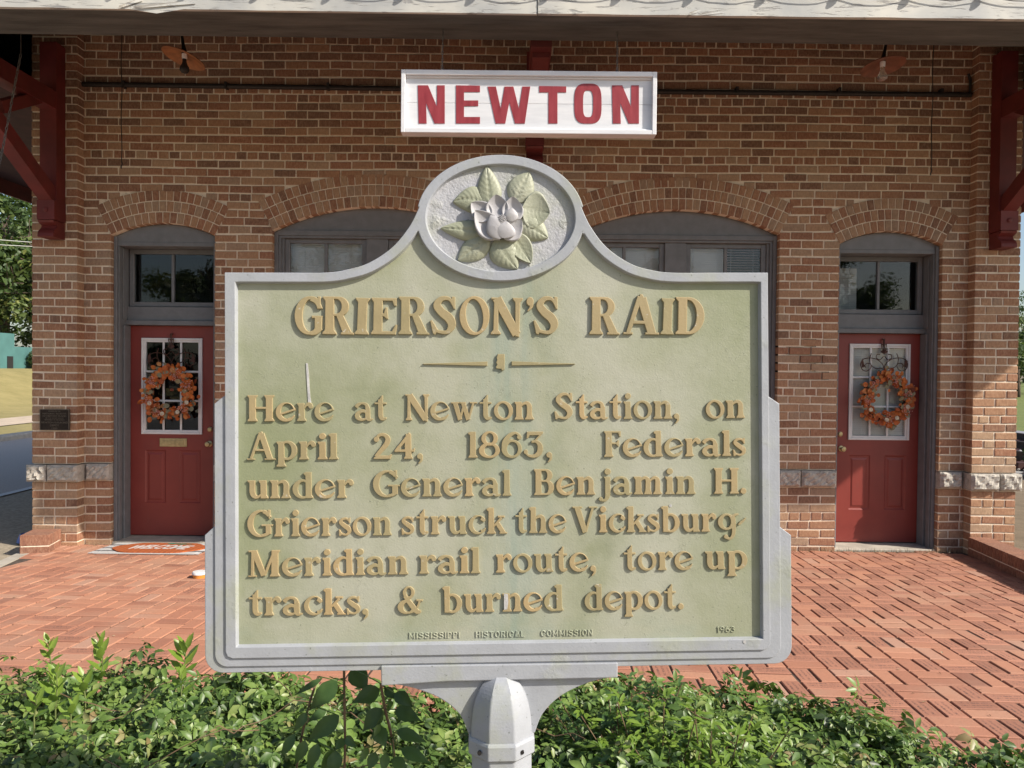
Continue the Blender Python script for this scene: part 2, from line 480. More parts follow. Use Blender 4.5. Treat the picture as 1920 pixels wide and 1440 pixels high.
def brick_face(mb, T, u0, u1, z0, z1, blocked, depth=0.10, jit=0.0016, start=0, red=0.0, quoin=True, open_joints=None):
    """bricks (slot 0) and mortar bed (slot 1); T maps (u, out, z) to the world; blocked(z) -> [(a,b)]"""
    n = int(round((z1 - z0) / COURSE)); ch = (z1 - z0) / n
    for c in range(n):
        za, zb = z0 + c*ch, z0 + (c+1)*ch
        zm = (za + zb) / 2
        k = c + start
        header = (k % 7 == 5) or (k % 13 == 9)
        pitch = 0.1075 if header else 0.2145
        off = (pitch * 0.5 if k % 2 else 0.0) + (0.05 if header else 0)
        segs = [(u0, u1)]
        for a, b in blocked(zm): segs = minus(segs, a, b)
        shift = rng.gauss(0, 0.07)
        ztop = rng.gauss(0, 0.001)
        for s, e in segs:
            x = s - off if quoin else s
            edges = []
            while x < e:
                edges.append((x, x + pitch)); x += pitch
            edges = [[max(a, s), min(b, e)] for a, b in edges if min(b, e) - max(a, s) > 0.001]
            if len(edges) > 1 and edges[0][1] - edges[0][0] < 0.05: edges[1][0] = edges[0][0]; edges.pop(0)
            if len(edges) > 1 and edges[-1][1] - edges[-1][0] < 0.05: edges[-2][1] = edges[-1][1]; edges.pop()
            for a, b in edges:
                if b - a < 0.012: continue
                jw = 0.0058 + rng.random()*0.0028
                aa = a + (jw if a > s + 1e-6 else 0.0); bb = b - (jw if b < e - 1e-6 else 0.0)
                zl = za + 0.0072 + rng.uniform(-1, 1)*0.0016 + ztop; zh = zb - 0.0072 + rng.uniform(-1, 1)*0.0016 + ztop
                t = rng.gauss(0.55, 0.27) + shift
                if rng.random() < 0.035: t = rng.uniform(0.0, 0.2)
                if rng.random() < 0.10: t = rng.uniform(0.82, 1.0)
                t = min(1, max(0, t - red * max(0, zm - 3.2)))  # upper bricks redder and darker: partly their own tone, partly painted eave shade
                o = rng.uniform(-1, 1) * jit
                P = []
                ea = 0.0 if a > s + 1e-6 else 0; 
                for uu, zz in ((aa, zl), (bb, zl), (bb, zh), (aa, zh)):
                    P.append((uu + rng.uniform(-1, 1)*0.0024*(1 if aa > s and bb < e else 0), o + rng.uniform(-1, 1)*0.0008, zz + rng.uniform(-1, 1)*0.002))
                # chipped front edge: small chamfer
                cxm = sum(p[0] for p in P)/4; czm = sum(p[2] for p in P)/4
                inn = [(p[0] + (0.0035 if p[0] < cxm else -0.0035), p[1], p[2] + (0.0035 if p[2] < czm else -0.0035)) for p in P]
                mid = [(p[0], p[1] - 0.003, p[2]) for p in P]
                bk = [(p[0], -depth, p[2]) for p in P]
                vs = [T(*q) for q in inn + mid + bk]
                fs = [(0,1,2,3)]
                for i in range(4):
                    j = (i+1) % 4
                    fs.append((4+i, 4+j, j, i)); fs.append((8+i, 8+j, 4+j, 4+i))
                mb.mesh(vs, fs, 0, t)
        # mortar bed, in fine rows where an arch cuts the course
        subs = 4 if any(len(blocked(zz)) and blocked(zz) != blocked(zm) for zz in (za, zb)) else 1
        for q in range(subs):
            ya, yb = za + (zb-za)*q/subs, za + (zb-za)*(q+1)/subs
            segs = [(u0, u1)]
            for a, b in blocked((ya+yb)/2): segs = minus(segs, a, b)
            for s, e in segs:
                if e - s < 0.01: continue
                g0 = 0.006
                if open_joints and open_joints[2] < ya < open_joints[3] and s < open_joints[0] < e:
                    oa, ob = open_joints[0] + rng.uniform(-0.03, 0.22), open_joints[1] - rng.uniform(-0.01, 0.2)
                    parts = [(s+g0, oa, -0.0075), (oa, ob, -0.024 if rng.random() < 0.75 else -0.0075), (ob, e-g0, -0.0075)]
                    parts = [p for p in parts if p[1] - p[0] > 0.002]
                    for p0, p1, dd in parts:
                        mb.mesh([T(p0, dd, ya), T(p1, dd, ya), T(p1, dd, yb), T(p0, dd, yb)], [(0,1,2,3)], 1, 0.5)
                    continue
                mb.mesh([T(s+g0, -0.0075, ya), T(e-g0, -0.0075, ya), T(e-g0, -0.0075, yb), T(s+g0, -0.0075, yb),
                         T(s+g0, -depth-0.2, ya), T(e-g0, -depth-0.2, ya), T(e-g0, -depth-0.2, yb), T(s+g0, -depth-0.2, yb)],
                        [(0,1,2,3), (4,0,3,7), (1,5,6,2)], 1, 0.5)

def wavy(u, z): return z + 0.0035*math.sin(u*1.7 + z*2.3) + 0.0018*math.sin(u*5.3 + z*9.0)
def T_front(yf): return lambda u, o, z: (u, yf - o, wavy(u, z))
def T_left(x): return lambda u, o, z: (x - o, YB - u, z)
def T_right(x): return lambda u, o, z: (x + o, u, z)

def blocked_main(z):
    out = []
    for A in ARCHES:
        w = A.outer(z)
        if w: out.append((A.cx - w, A.cx + w))
    return out
XL0, XL1, XR0, XR1 = -4.583, -4.150, 4.400, 4.826
BAND0, BAND1 = 0.632, 0.802
WTOP = 5.02
wall = MB()
no = lambda z: []
T = T_front(YF)
brick_face(wall, T, XL1-0.1, XR0+0.1, -0.10, BAND0, lambda z: [(A.cx-A.w, A.cx+A.w) for A in (DL, DR)], red=0)
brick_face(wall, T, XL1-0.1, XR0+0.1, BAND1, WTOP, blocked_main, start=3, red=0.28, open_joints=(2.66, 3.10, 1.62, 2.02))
wall_o = wall.build('front_wall', [BRICK, MORTAR], building)
pier = MB()
for a, b, q in ((XL0, XL1, 1), (XR0, XR1, 2)):
    brick_face(pier, T_front(YP), a, b, -0.10, BAND0, no, depth=0.115, start=q)
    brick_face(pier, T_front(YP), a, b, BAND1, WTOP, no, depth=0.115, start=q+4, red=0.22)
    pm = pier.build('pier', [BRICK, MORTAR], building); pier = MB()
for Tt, u0, u1 in ((T_left(XL0), 0.0, YB - YP - 0.0), (T_right(XR1), YP + 0.0, YB)):
    side = MB()
    brick_face(side, Tt, u0 + (0.0 if Tt(0,0,0)[0] < 0 else 0.118), u1 - (0.118 if Tt(0,0,0)[0] < 0 else 0), -0.10, BAND0, no, start=1)
    brick_face(side, Tt, u0 + (0.0 if Tt(0,0,0)[0] < 0 else 0.118), u1 - (0.118 if Tt(0,0,0)[0] < 0 else 0), BAND1, WTOP, no, start=2)
    side.build('side_wall', [BRICK, MORTAR], building)
b = MB(); b.box(XL0 + 0.01, XR1 - 0.01, YB - 0.2, YB, -0.1, WTOP); b.build('back_wall', MORTAR, building)

# arch rings of rowlock bricks
for A in ARCHES:
    mb = MB()
    nr = 3; tk = A.ring / nr
    N_ = 40
    rr0, rr1 = A.r, A.r + A.ring
    def pol(r, a, o): return (A.cx + r*math.sin(a), YF - o, A.cz + r*math.cos(a))
    for i in range(N_):
        a0 = -A.th + 2*A.th*i/N_; a1 = -A.th + 2*A.th*(i+1)/N_
        mb.mesh([pol(rr0, a0, -0.005), pol(rr0, a1, -0.005), pol(rr1, a1, -0.005), pol(rr1, a0, -0.005), pol(rr0, a0, -0.3), pol(rr0, a1, -0.3)],
                [(0,1,2,3), (4,5,1,0)], 1, 0.5)
    mb.mesh([v for i in range(N_+1) for v in (pol(rr0 + 0.02, (-1 + 2*i/N_)*(A.th + 0.05), -0.014), pol(rr1 + 0.085, (-1 + 2*i/N_)*(A.th + 0.05), -0.014))],
            [(2*i, 2*i+2, 2*i+3, 2*i+1) for i in range(N_)], 1, 0.5)
    for k in range(nr):
        r0 = A.r + k*tk + (0.0 if k == 0 else 0.005); r1 = A.r + (k+1)*tk - 0.005
        cnt = int(round(2*A.th*(r0+r1)/2 / 0.0685))
        sh = rng.gauss(0, 0.05)
        for i in range(cnt):
            g0 = 0.0048 / r0
            a0 = -A.th + 2*A.th*i/cnt + g0; a1 = -A.th + 2*A.th*(i+1)/cnt - g0
            o = 0.002 + rng.uniform(-1, 1)*0.0015
            P = [(r0, a0), (r0, a1), (r1, a1), (r1, a0)]
            J = [(p[0] + rng.uniform(-1, 1)*0.0013, p[1] + rng.uniform(-1, 1)*0.0008) for p in P]
            rm, am = (r0+r1)/2, (a0+a1)/2
            inn = [(p[0] + (0.003 if p[0] < rm else -0.003), p[1] + (0.003/rm if p[1] < am else -0.003/rm)) for p in J]
            vs = [pol(p[0], p[1], o) for p in inn] + [pol(p[0], p[1], o-0.003) for p in J] + [pol(p[0], p[1], -0.1) for p in J]
            fs = [(0,1,2,3)]
            for q in range(4):
                j = (q+1) % 4
                fs.append((4+q, 4+j, j, q)); fs.append((8+q, 8+j, 4+j, 4+q))
            t = rng.gauss(0.57, 0.26) + sh
            if rng.random() < 0.12: t = rng.uniform(0.85, 1)
            if rng.random() < 0.10: t = rng.uniform(0.1, 0.3)
            mb.mesh(vs, fs, 0, min(1, max(0, t)))
    mb.build('brick_arch', [BRICK, MORTAR], building)

# rough-faced stone band
def stone_block(mb, x0, x1, y0, y1, z0, z1, face=-1):
    """quarry-faced block with a bulging, broken front; face -1 front, 0 left end also rough"""
    nx = max(3, int((x1-x0)/0.022)); nz = 8
    vs = []; fs = []
    for j in range(nz+1):
        for i in range(nx+1):
            u = i/nx; v = j/nz
            e = min(u, 1-u)*nx; f = min(v, 1-v)*nz
            edge = 0 if (e < 0.5 or f < 0.5) else 1
            b = edge * (0.010 + 0.012*math.sin(x0*9 + u*7 + v*4)**2 + 0.010*math.sin(u*13 - v*9 + x0*5)**2 + rng.random()*0.010)
            vs.append((x0 + (x1-x0)*u + (rng.uniform(-1, 1)*0.004 if edge else 0), y0 - b, z0 + (z1-z0)*v + (rng.uniform(-1, 1)*0.004 if edge else 0)))
    m = nx+1
    for j in range(nz):
        for i in range(nx): fs.append((j*m+i, j*m+i+1, (j+1)*m+i+1, (j+1)*m+i))
    k = len(vs)
    vs += [(x0,y1,z0),(x1,y1,z0),(x1,y1,z1),(x0,y1,z1)]
    a, b_, c, d = 0, nx, nz*m+nx, nz*m
    fs += [tuple([k, k+1] + list(range(b_, -1, -1)))[::1], tuple([k+3] + [nz*m+i for i in range(nx+1)] + [k+2])[::1],
           tuple([k] + [j*m for j in range(nz+1)] + [k+3]), tuple([k+1, k+2] + [j*m+nx for j in range(nz, -1, -1)])]
    mb.mesh(vs, fs)
def band(x0, x1, yf, cuts):
    mb = MB()
    xs = [x0] + cuts + [x1]
    for a, b in zip(xs[:-1], xs[1:]):
        stone_block(mb, a + 0.005, b - 0.005, yf - 0.025, yf + 0.2, BAND0 + 0.006, BAND1 - 0.006)
    o = mb.build('stone_band', STONE, building)
band(XL0 - 0.045, XL1 + 0.02, YP, [-4.43])
band(XL1 + 0.025, DL.cx - DL.w, YF, [])
band(DL.cx + DL.w, WL.cx - WL.w, YF, [-2.62])
band(WL.cx - WL.w, WL.cx + WL.w, YF, [-1.8, -1.25, -0.8])
band(WL.cx + WL.w, WR.cx - WR.w, YF, [0.1])
band(WR.cx - WR.w, WR.cx + WR.w, YF, [1.1, 1.7, 2.2])
band(WR.cx + WR.w, DR.cx - DR.w, YF, [2.81])
band(DR.cx + DR.w, XR0 - 0.025, YF, [])
band(XR0 - 0.02, XR1 + 0.05, YP, [4.66])
for x0, x1 in ((XL0 - 0.03, XL0 + 0.1), (XR1 - 0.1, XR1 + 0.03)):
    b = MB(); b.box(x0, x1, YP + 0.18, YB, BAND0 + 0.006, BAND1 - 0.006); b.build('stone_band', STONE, building, bevel=0.01)
# inside: dark room
b = MB()
b.box(XL0 + 0.3, XR1 - 0.3, YF + 0.9, YF + 0.95, -0.1, WTOP); b.box(XL0 + 0.2, XR1 - 0.2, YF + 0.31, YF + 0.9, -0.12, -0.02)
b.build('room_partition', BLACK, building)

# --- grey joinery
def zat(px, py, y): return at(px, py, y).z
def xat(px, py, y): return at(px, py, y).x
def arch_panel(mb, A, z0, y0, y1, inset=0.0):
    """board filling the arch head above z0"""
    n = 28; pts = []
    w0 = A.w - inset
    zc = A.zc - inset
    for i in range(n+1):
        x = -w0 + 2*w0*i/n
        z = max(A.cz + math.sqrt(max(0, (A.r - inset)**2 - x*x)), z0 + 0.001)
        pts.append((x, z))
    F = [(A.cx + x, y0, z) for x, z in pts]; B = [(A.cx + x, y1, z) for x, z in pts]
    f0 = [(A.cx + w0, y0, z0), (A.cx - w0, y0, z0)]; b0 = [(A.cx + w0, y1, z0), (A.cx - w0, y1, z0)]
    vs = F + f0 + B + b0; L = n + 3
    fs = [tuple(range(L))[::-1], tuple(range(L, 2*L))]
    for i in range(L): fs.append((i, (i+1) % L, L + (i+1) % L, L + i))
    mb.mesh(vs, fs)

def rect_frame(mb, x0, x1, z0, z1, y0, y1, w, wb=None, wt=None):
    wb = w if wb is None else wb; wt = w if wt is None else wt
    mb.box(x0, x0+w, y0, y1, z0, z1); mb.box(x1-w, x1, y0, y1, z0, z1)
    mb.box(x0+w, x1-w, y0+0.001, y1, z0, z0+wb); mb.box(x0+w, x1-w, y0+0.001, y1, z1-wt, z1)

def slats(mb, x0, x1, z0, z1, y, pitch=0.022, tilt=52):
    n = int((z1-z0)/pitch)
    c, s = math.cos(R(tilt))*0.0125, math.sin(R(tilt))*0.0125
    for i in range(n):
        z = z0 + (i+0.5)*pitch
        k = rng.uniform(-1, 1)*0.0006
        mb.mesh([(x0, y+c, z-s+k), (x1, y+c, z-s-k), (x1, y-0.0012, z), (x0, y-0.0012, z), (x1, y-c, z+s), (x0, y-c, z+s)], [(0,1,2,3), (3,2,4,5)])
    for x in (x0 + (x1-x0)*0.2, x0 + (x1-x0)*0.8): mb.box(x-0.0012, x+0.0012, y-0.012, y-0.0105, z0, z1)

DY = 7.80      # door face
def make_doorway(A, hinge, blind, label):
    """jambs, arch board, transom and its bar"""
    mb = MB()
    x0, x1 = A.cx - A.w, A.cx + A.w
    zh = (zat(303, 455, 7.58) if hinge < 0 else zat(1671, 469, 7.58))
    zt0, zt1 = (zat(320, 575, DY-0.02), zat(320, 468, DY-0.02)) if hinge < 0 else (zat(1650, 589, DY-0.02), zat(1650, 482, DY-0.02))
    zd = zat(320, 612, DY) if hinge < 0 else zat(1650, 627, DY)
    arch_panel(mb, A, zh + 0.0, 7.58, 7.64, 0.004)
    mb.box(x0+0.03, x1-0.03, 7.575, 7.86, zh-0.035, zh+0.004)            # head
    for s in (-1, 1):
        xe = x0 if s < 0 else x1
        def bx(a, b, y0, y1, za, zb): mb.box(min(xe - s*a, xe - s*b), max(xe - s*a, xe - s*b), y0, y1, za, zb)
        bx(0.0, 0.030, 7.555, 7.87, -0.02, A.zs - 0.005)
        bx(0.030, 0.042, 7.58, 7.64, 0.0, zh - 0.036)
        bx(0.030, 0.052, 7.67, 7.79, 0.0, zd - 0.0)
        bx(0.030, 0.040, 7.67, 7.775, zd + 0.055, zh - 0.036)
    mb.box(x0+0.030, x1-0.030, DY-0.045, DY+0.06, zd+0.055, zt0-0.004)   # transom bar
    mb.box(x0+0.028, x1-0.028, DY-0.075, DY+0.06, zd+0.008, zd+0.054)
    rect_frame(mb, x0+0.042, x1-0.042, zt0, zh-0.036, DY-0.02, DY+0.03, 0.045)
    xm = xat(325, 520, DY) if hinge < 0 else xat(1646, 530, DY)
    mb.box(xm-0.013, xm+0.013, DY-0.015, DY+0.025, zt0+0.046, zh-0.082)
    o = mb.build('doorway', GREY_WOOD, building, bevel=0.003); o['label'] = label
    g_ = MB(); g_.box(x0+0.085, x1-0.085, DY+0.004, DY+0.009, zt0+0.044, zh-0.08); adopt(g_.build('transom_glass', GLASS), o)
    if hinge > 0:
        s_b = MB(); slats(s_b, x0+0.06, xm - 0.06, zt0+0.02, zh-0.09, DY+0.35); adopt(s_b.build('blind', BLIND), o)
    t_ = MB(); t_.box(x0-0.0, x1+0.0, 7.52, 7.88, -0.04, zat(320, 1004, DY) - 0.006 if hinge < 0 else zat(1650, 1017, DY) - 0.006)
    adopt(t_.build('threshold', CONC, bevel=0.006), o)
    return zd

def make_door(A, hinge, label):
    x0, x1 = A.cx - A.w + 0.022, A.cx + A.w - 0.022
    L = hinge < 0
    P = (lambda px, py: at(px, py, DY))
    z0 = P(320, 1003).z if L else P(1650, 1016).z
    z1 = (P(320, 612).z if L else P(1650, 627).z) + 0.004
    lx0, lx1 = (P(266, 720).x, P(380, 720).x) if L else (P(1591, 735).x, P(1705, 735).x)
    lz0, lz1 = (P(320, 814).z, P(320, 634).z) if L else (P(1650, 825).z, P(1650, 645).z)
    mb = MB()
    y0, y1 = DY, DY + 0.045
    mb.box(x0, lx0+0.02, y0, y1, z0, z1); mb.box(lx1-0.02, x1, y0, y1, z0, z1)
    mb.box(lx0+0.02, lx1-0.02, y0, y1, lz1-0.02, z1)
    # lower half with two raised-and-fielded panels pressed into the face
    pz0, pz1 = (P(320, 943).z, P(320, 844).z) if L else (P(1650, 956).z, P(1650, 854).z)
    pans = [(P(272, 890).x, P(311, 890).x), (P(336, 890).x, P(376, 890).x)] if L else [(P(1590, 900).x, P(1631, 900).x), (P(1658, 900).x, P(1698, 900).x)]
    mb.box(lx0+0.02, lx1-0.02, y0+0.0, y1, pz1, lz0+0.02)
    mb.box(lx0+0.02, lx1-0.02, y0+0.0, y1, z0, pz0)
    (a0, a1), (b0, b1) = pans
    xs = [lx0+0.02, a0, a1, b0, b1, lx1-0.02]
    for a, b in ((xs[0], xs[1]), (xs[2], xs[3]), (xs[4], xs[5])):
        if b > a: mb.box(a, b, y0, y1, pz0, pz1)
    for a, b in pans:
        d = 0.012; e = 0.028; f = 0.045
        R0 = [(a,y0,pz0),(b,y0,pz0),(b,y0,pz1),(a,y0,pz1)]
        R1 = [(a+d,y0+0.009,pz0+d),(b-d,y0+0.009,pz0+d),(b-d,y0+0.009,pz1-d),(a+d,y0+0.009,pz1-d)]
        R2 = [(a+e,y0+0.009,pz0+e),(b-e,y0+0.009,pz0+e),(b-e,y0+0.009,pz1-e),(a+e,y0+0.009,pz1-e)]
        R3 = [(a+f,y0+0.002,pz0+f),(b-f,y0+0.002,pz0+f),(b-f,y0+0.002,pz1-f),(a+f,y0+0.002,pz1-f)]
        vs = R0+R1+R2+R3; fs = [(12,13,14,15)]
        for q in range(3):
            for i in range(4): fs.append((q*4+i, q*4+(i+1) % 4, q*4+4+(i+1) % 4, q*4+4+i))
        mb.mesh(vs, fs)
    d = mb.build('door', DOOR, building); d['label'] = label
    # white light frame with nine panes
    f = MB()
    rect_frame(f, lx0, lx1, lz0, lz1, y0-0.016, y0+0.03, 0.022)
    rect_frame(f, lx0+0.022, lx1-0.022, lz0+0.022, lz1-0.022, y0-0.008, y0+0.03, 0.020)
    ix0, ix1, iz0, iz1 = lx0+0.042, lx1-0.042, lz0+0.042, lz1-0.042
    for k in (1, 2):
        x = ix0 + (ix1-ix0)*k/3; f.box(x-0.010, x+0.010, y0-0.004, y0+0.01, iz0, iz1)
    for k in (1, 2):
        z = iz0 + (iz1-iz0)*k/3
        for q in range(3):
            xa = ix0 + (ix1-ix0)*q/3 + (0.010 if q else 0); xb = ix0 + (ix1-ix0)*(q+1)/3 - (0.010 if q < 2 else 0)
            f.box(xa, xb, y0-0.003, y0+0.01, z-0.010, z+0.010)
    adopt(f.build('window_frame', WHITE, bevel=0.003), d)
    g_ = MB(); g_.box(ix0-0.005, ix1+0.005, y0+0.012, y0+0.016, iz0-0.005, iz1+0.005); adopt(g_.build('glass', GLASS), d)
    if not L:
        s_ = MB(); slats(s_, ix0-0.004, ix1+0.004, iz0, iz1, y0+0.036, 0.0215, 62); adopt(s_.build('blind', BLIND), d)
    sx = 1 if L else -1
    for px, py, r, nm in ((394, 805, 0.026, 'deadbolt'), (393, 832, 0.030, 'knob')) if L else ((1575, 814, 0.026, 'deadbolt'), (1577, 841, 0.030, 'knob')):
        p = P(px, py); x = min(max(p.x, x0+0.05), x1-0.05) if L else max(p.x, x0+0.045)
        k = MB()
        if nm == 'knob': pr = [(r, 0.0), (r, -0.008), (0.012, -0.012), (0.011, -0.035), (0.024, -0.045), (0.028, -0.058), (0.022, -0.068), (0.0, -0.071)]
        else: pr = [(r, 0.0), (r*0.95, -0.010), (r*0.7, -0.014), (r*0.68, -0.020), (0.0, -0.021)]
        pr = [(max(a, 0.0005), b) for a, b in pr]
        k.lathe((x, y0, p.z), pr, 18, axis='Y'); adopt(k.build(nm, BRASS, auto=40), d)
    if L:
        a, b = P(300, 837), P(351, 822)
        k = MB(); k.box(a.x, b.x, y0-0.010, y0-0.0, a.z, b.z); k.box(a.x+0.03, b.x-0.03, y0-0.014, y0-0.010, a.z+0.018, b.z-0.018)
        adopt(k.build('mail_slot', BRASS, bevel=0.005, seg=2), d)
    return d
make_doorway(DL, -1, False, 'grey arched doorway with a dark two-pane transom'); make_door(DL, -1, 'red door with brass mail slot and dark window')
make_doorway(DR, 1, True, 'grey arched doorway with a transom showing part of a blind'); make_door(DR, 1, 'red door with white blind behind its window')

def make_window(A, zhead, label):
    y = 7.62
    x0, x1 = A.cx - A.w, A.cx + A.w
    mb = MB()
    arch_panel(mb, A, zhead, y-0.03, y+0.04, 0.004)
    mb.box(x0+0.03, x1-0.03, y-0.045, y+0.06, zhead-0.035, zhead+0.012)
    mb.box(x0+0.045, x1-0.045, y-0.030, y+0.06, zhead-0.058, zhead-0.036)
    for s in (-1, 1):
        xe = x0 if s < 0 else x1
        for a, b, yy in ((0.0, 0.035, y-0.05), (0.035, 0.06, y-0.028), (0.06, 0.085, y-0.005)):
            mb.box(min(xe - s*a, xe - s*b), max(xe - s*a, xe - s*b), yy, y+0.12, A.zb, (A.zs-0.005 if a == 0 else zhead-0.036 - 0.02*(a > 0.05)))
    mb.box(A.cx-0.105, A.cx+0.105, y-0.012, y+0.12, A.zb+0.05, zhead-0.059)
    mb.box(x0-0.0, x1+0.0, y-0.09, y+0.12, A.zb-0.0, A.zb+0.049)
    o = mb.build('window', GREY_WOOD, building, bevel=0.003); o['label'] = label
    for s in (-1, 1):
        xa, xb = (x0+0.086, A.cx-0.106) if s < 0 else (A.cx+0.106, x1-0.086)
        f = MB(); za, zb = A.zb+0.05, zhead-0.060; zm = (za+zb)/2
        rect_frame(f, xa, xb, zm+0.02, zb, y+0.015, y+0.055, 0.048, 0.03, 0.042)
        rect_frame(f, xa, xb, za, zm+0.019, y+0.056, y+0.095, 0.048, 0.06, 0.03)
        xm = (xa+xb)/2
        f.box(xm-0.016, xm+0.016, y+0.018, y+0.053, zm+0.05, zb-0.042); f.box(xm-0.016, xm+0.016, y+0.058, y+0.093, za+0.06, zm-0.011)
        adopt(f.build('sash', GREY_WOOD, bevel=0.003), o)
        g_ = MB(); g_.box(xa+0.045, xb-0.045, y+0.033, y+0.037, zm+0.045, zb-0.04); g_.box(xa+0.045, xb-0.045, y+0.073, y+0.077, za+0.055, zm-0.006)
        adopt(g_.build('glass', GLASS), o)
        s_ = MB()
        tilt = 62
        if A is WR and s > 0:
            slats(s_, xa+0.02, xm, za, zb, y+0.112, 0.022, 62); slats(s_, xm+0.004, xb-0.02, za, zb, y+0.13, 0.025, 12)
        else: slats(s_, xa+0.02, xb-0.02, za, zb, y+0.112, 0.022, tilt)
        adopt(s_.build('blind', BLIND), o)
make_window(WL, zat(640, 436, 7.60), 'grey double window with arched head, left of the marker')
make_window(WR, zat(1275, 444, 7.60), 'grey double window with arched head and dark open blind slats at its right')

# --- eaves, ceiling and hipped roof
EY = 5.30
EX0, EX1, EYB = -7.25, 7.50, 16.8
zl = lambda x: 4.167 - 0.0028 * (x + 0.0)          # the old fascia sags a little to the right
fa = MB()
n = 60
cut = 0.55
for (xa, xb, yo) in ((EX0, cut*0.27, 0.0), (cut*0.27 + 0.004, EX1, -0.006)):
    m_ = 40; xs = [xa + (xb-xa)*i/m_ for i in range(m_+1)]
    F = [(x, EY+yo, zl(x) + rng.uniform(-1, 1)*0.0025 - (0.03 if abs(x+2.45) < 0.05 else 0)) for x in xs]; Tp = [(x, EY+yo, zl(x)+0.24) for x in xs]
    Bk = [(x, EY+0.028, zl(x)) for x in xs]; Bt = [(x, EY+0.028, zl(x)+0.24) for x in xs]
    vs = F + Tp + Bk + Bt; q = m_ + 1; fs = []
    for i in range(m_):
        fs += [(i, i+1, q+i+1, q+i), (i+1, i, 2*q+i, 2*q+i+1), (2*q+i+1, 2*q+i, 3*q+i, 3*q+i+1), (q+i, q+i+1, 3*q+i+1, 3*q+i)]
    fs += [(0, q, 3*q, 2*q), (q-1, 3*q-1, 4*q-1, 2*q-1)]
    fa.mesh(vs, fs)
# peeled splinters hanging off the lower edge
for px, py, L, dz in ((222, 20, 0.16, 0.05), (250, 14, 0.42, 0.035), (1310, 30, 0.2, 0.02), (1290, 30, 0.1, 0.03)):
    p = at(px, py, EY - 0.01)
    pts = [(p.x, EY-0.012, zl(p.x) - 0.004), (p.x + L, EY-0.006, zl(p.x) + dz), (p.x + L*0.9, EY-0.004, zl(p.x) + dz + 0.02), (p.x + 0.01, EY-0.018, zl(p.x) + 0.012)]
    fa.mesh(pts + [(x, y + 0.004, z) for x, y, z in pts], [(0,1,2,3), (7,6,5,4), (0,4,5,1), (1,5,6,2), (2,6,7,3), (3,7,4,0)])
roof_peak = (EYB + EY)/2
rf = MB()
zE = 4.42
hip = (EYB - EY)/2; zP = zE + hip*0.42
A0, A1, A2, A3 = (EX0-0.06, EY-0.06, zE), (EX1+0.06, EY-0.06, zE), (EX1+0.06, EYB+0.06, zE), (EX0-0.06, EYB+0.06, zE)
P0, P1 = (EX0 + hip, roof_peak, zP), (EX1 - hip, roof_peak, zP)
rf.mesh([A0, A1, A2, A3, P0, P1], [(0,1,5,4), (1,2,5), (2,3,4,5), (3,0,4)])
roof = rf.build('roof', ROOF, building)
adopt(fa.build('fascia', PEEL), roof)
so_ = MB()
so_.mesh([(EX0, EY+0.029, zl(EX0)+0.004), (EX1, EY+0.029, zl(EX1)+0.004), (EX1, 5.72, zl(EX1)-0.002), (EX0, 5.72, zl(EX0)-0.002),
          (EX0, 5.72, zl(EX0)+0.26), (EX1, 5.72, zl(EX1)+0.26)], [(3,2,1,0), (2,3,4,5)])
adopt(so_.build('soffit', SOFFIT), roof)
ce = MB()
c0 = 4.40; cz = lambda y: c0 + (y - 5.72) * 0.36
ce.mesh([(EX0, 5.72, c0), (EX1, 5.72, c0), (EX1, YF+0.2, cz(YF+0.2)), (EX0, YF+0.2, cz(YF+0.2))], [(3,2,1,0)])
for x in [EX0 + 0.2 + 0.61*i for i in range(25)]:
    if x < EX1: ce.bar((x, 5.74, cz(5.74)-0.05), (x, YF-0.12, cz(YF-0.12)-0.05), 0.045, 0.1)
# side overhangs
for xa, xb in ((EX0, XL0), (XR1, EX1)):
    ce.mesh([(xa, EY, zE-0.03), (xb, EY, zE-0.03), (xb, EYB, zE-0.03), (xa, EYB, zE-0.03)], [(3,2,1,0)])
adopt(ce.build('ceiling', DARK_WOOD), roof)
ed = MB()
ed.box(EX0-0.03, EX0, EY, EYB, zl(EX0), zE); ed.box(EX1, EX1+0.03, EY, EYB, zl(EX1), zE)
ed.box(EX0, EX1, EYB, EYB+0.03, 4.17, zE)
adopt(ed.build('side_fascia', RED_WOOD), roof)

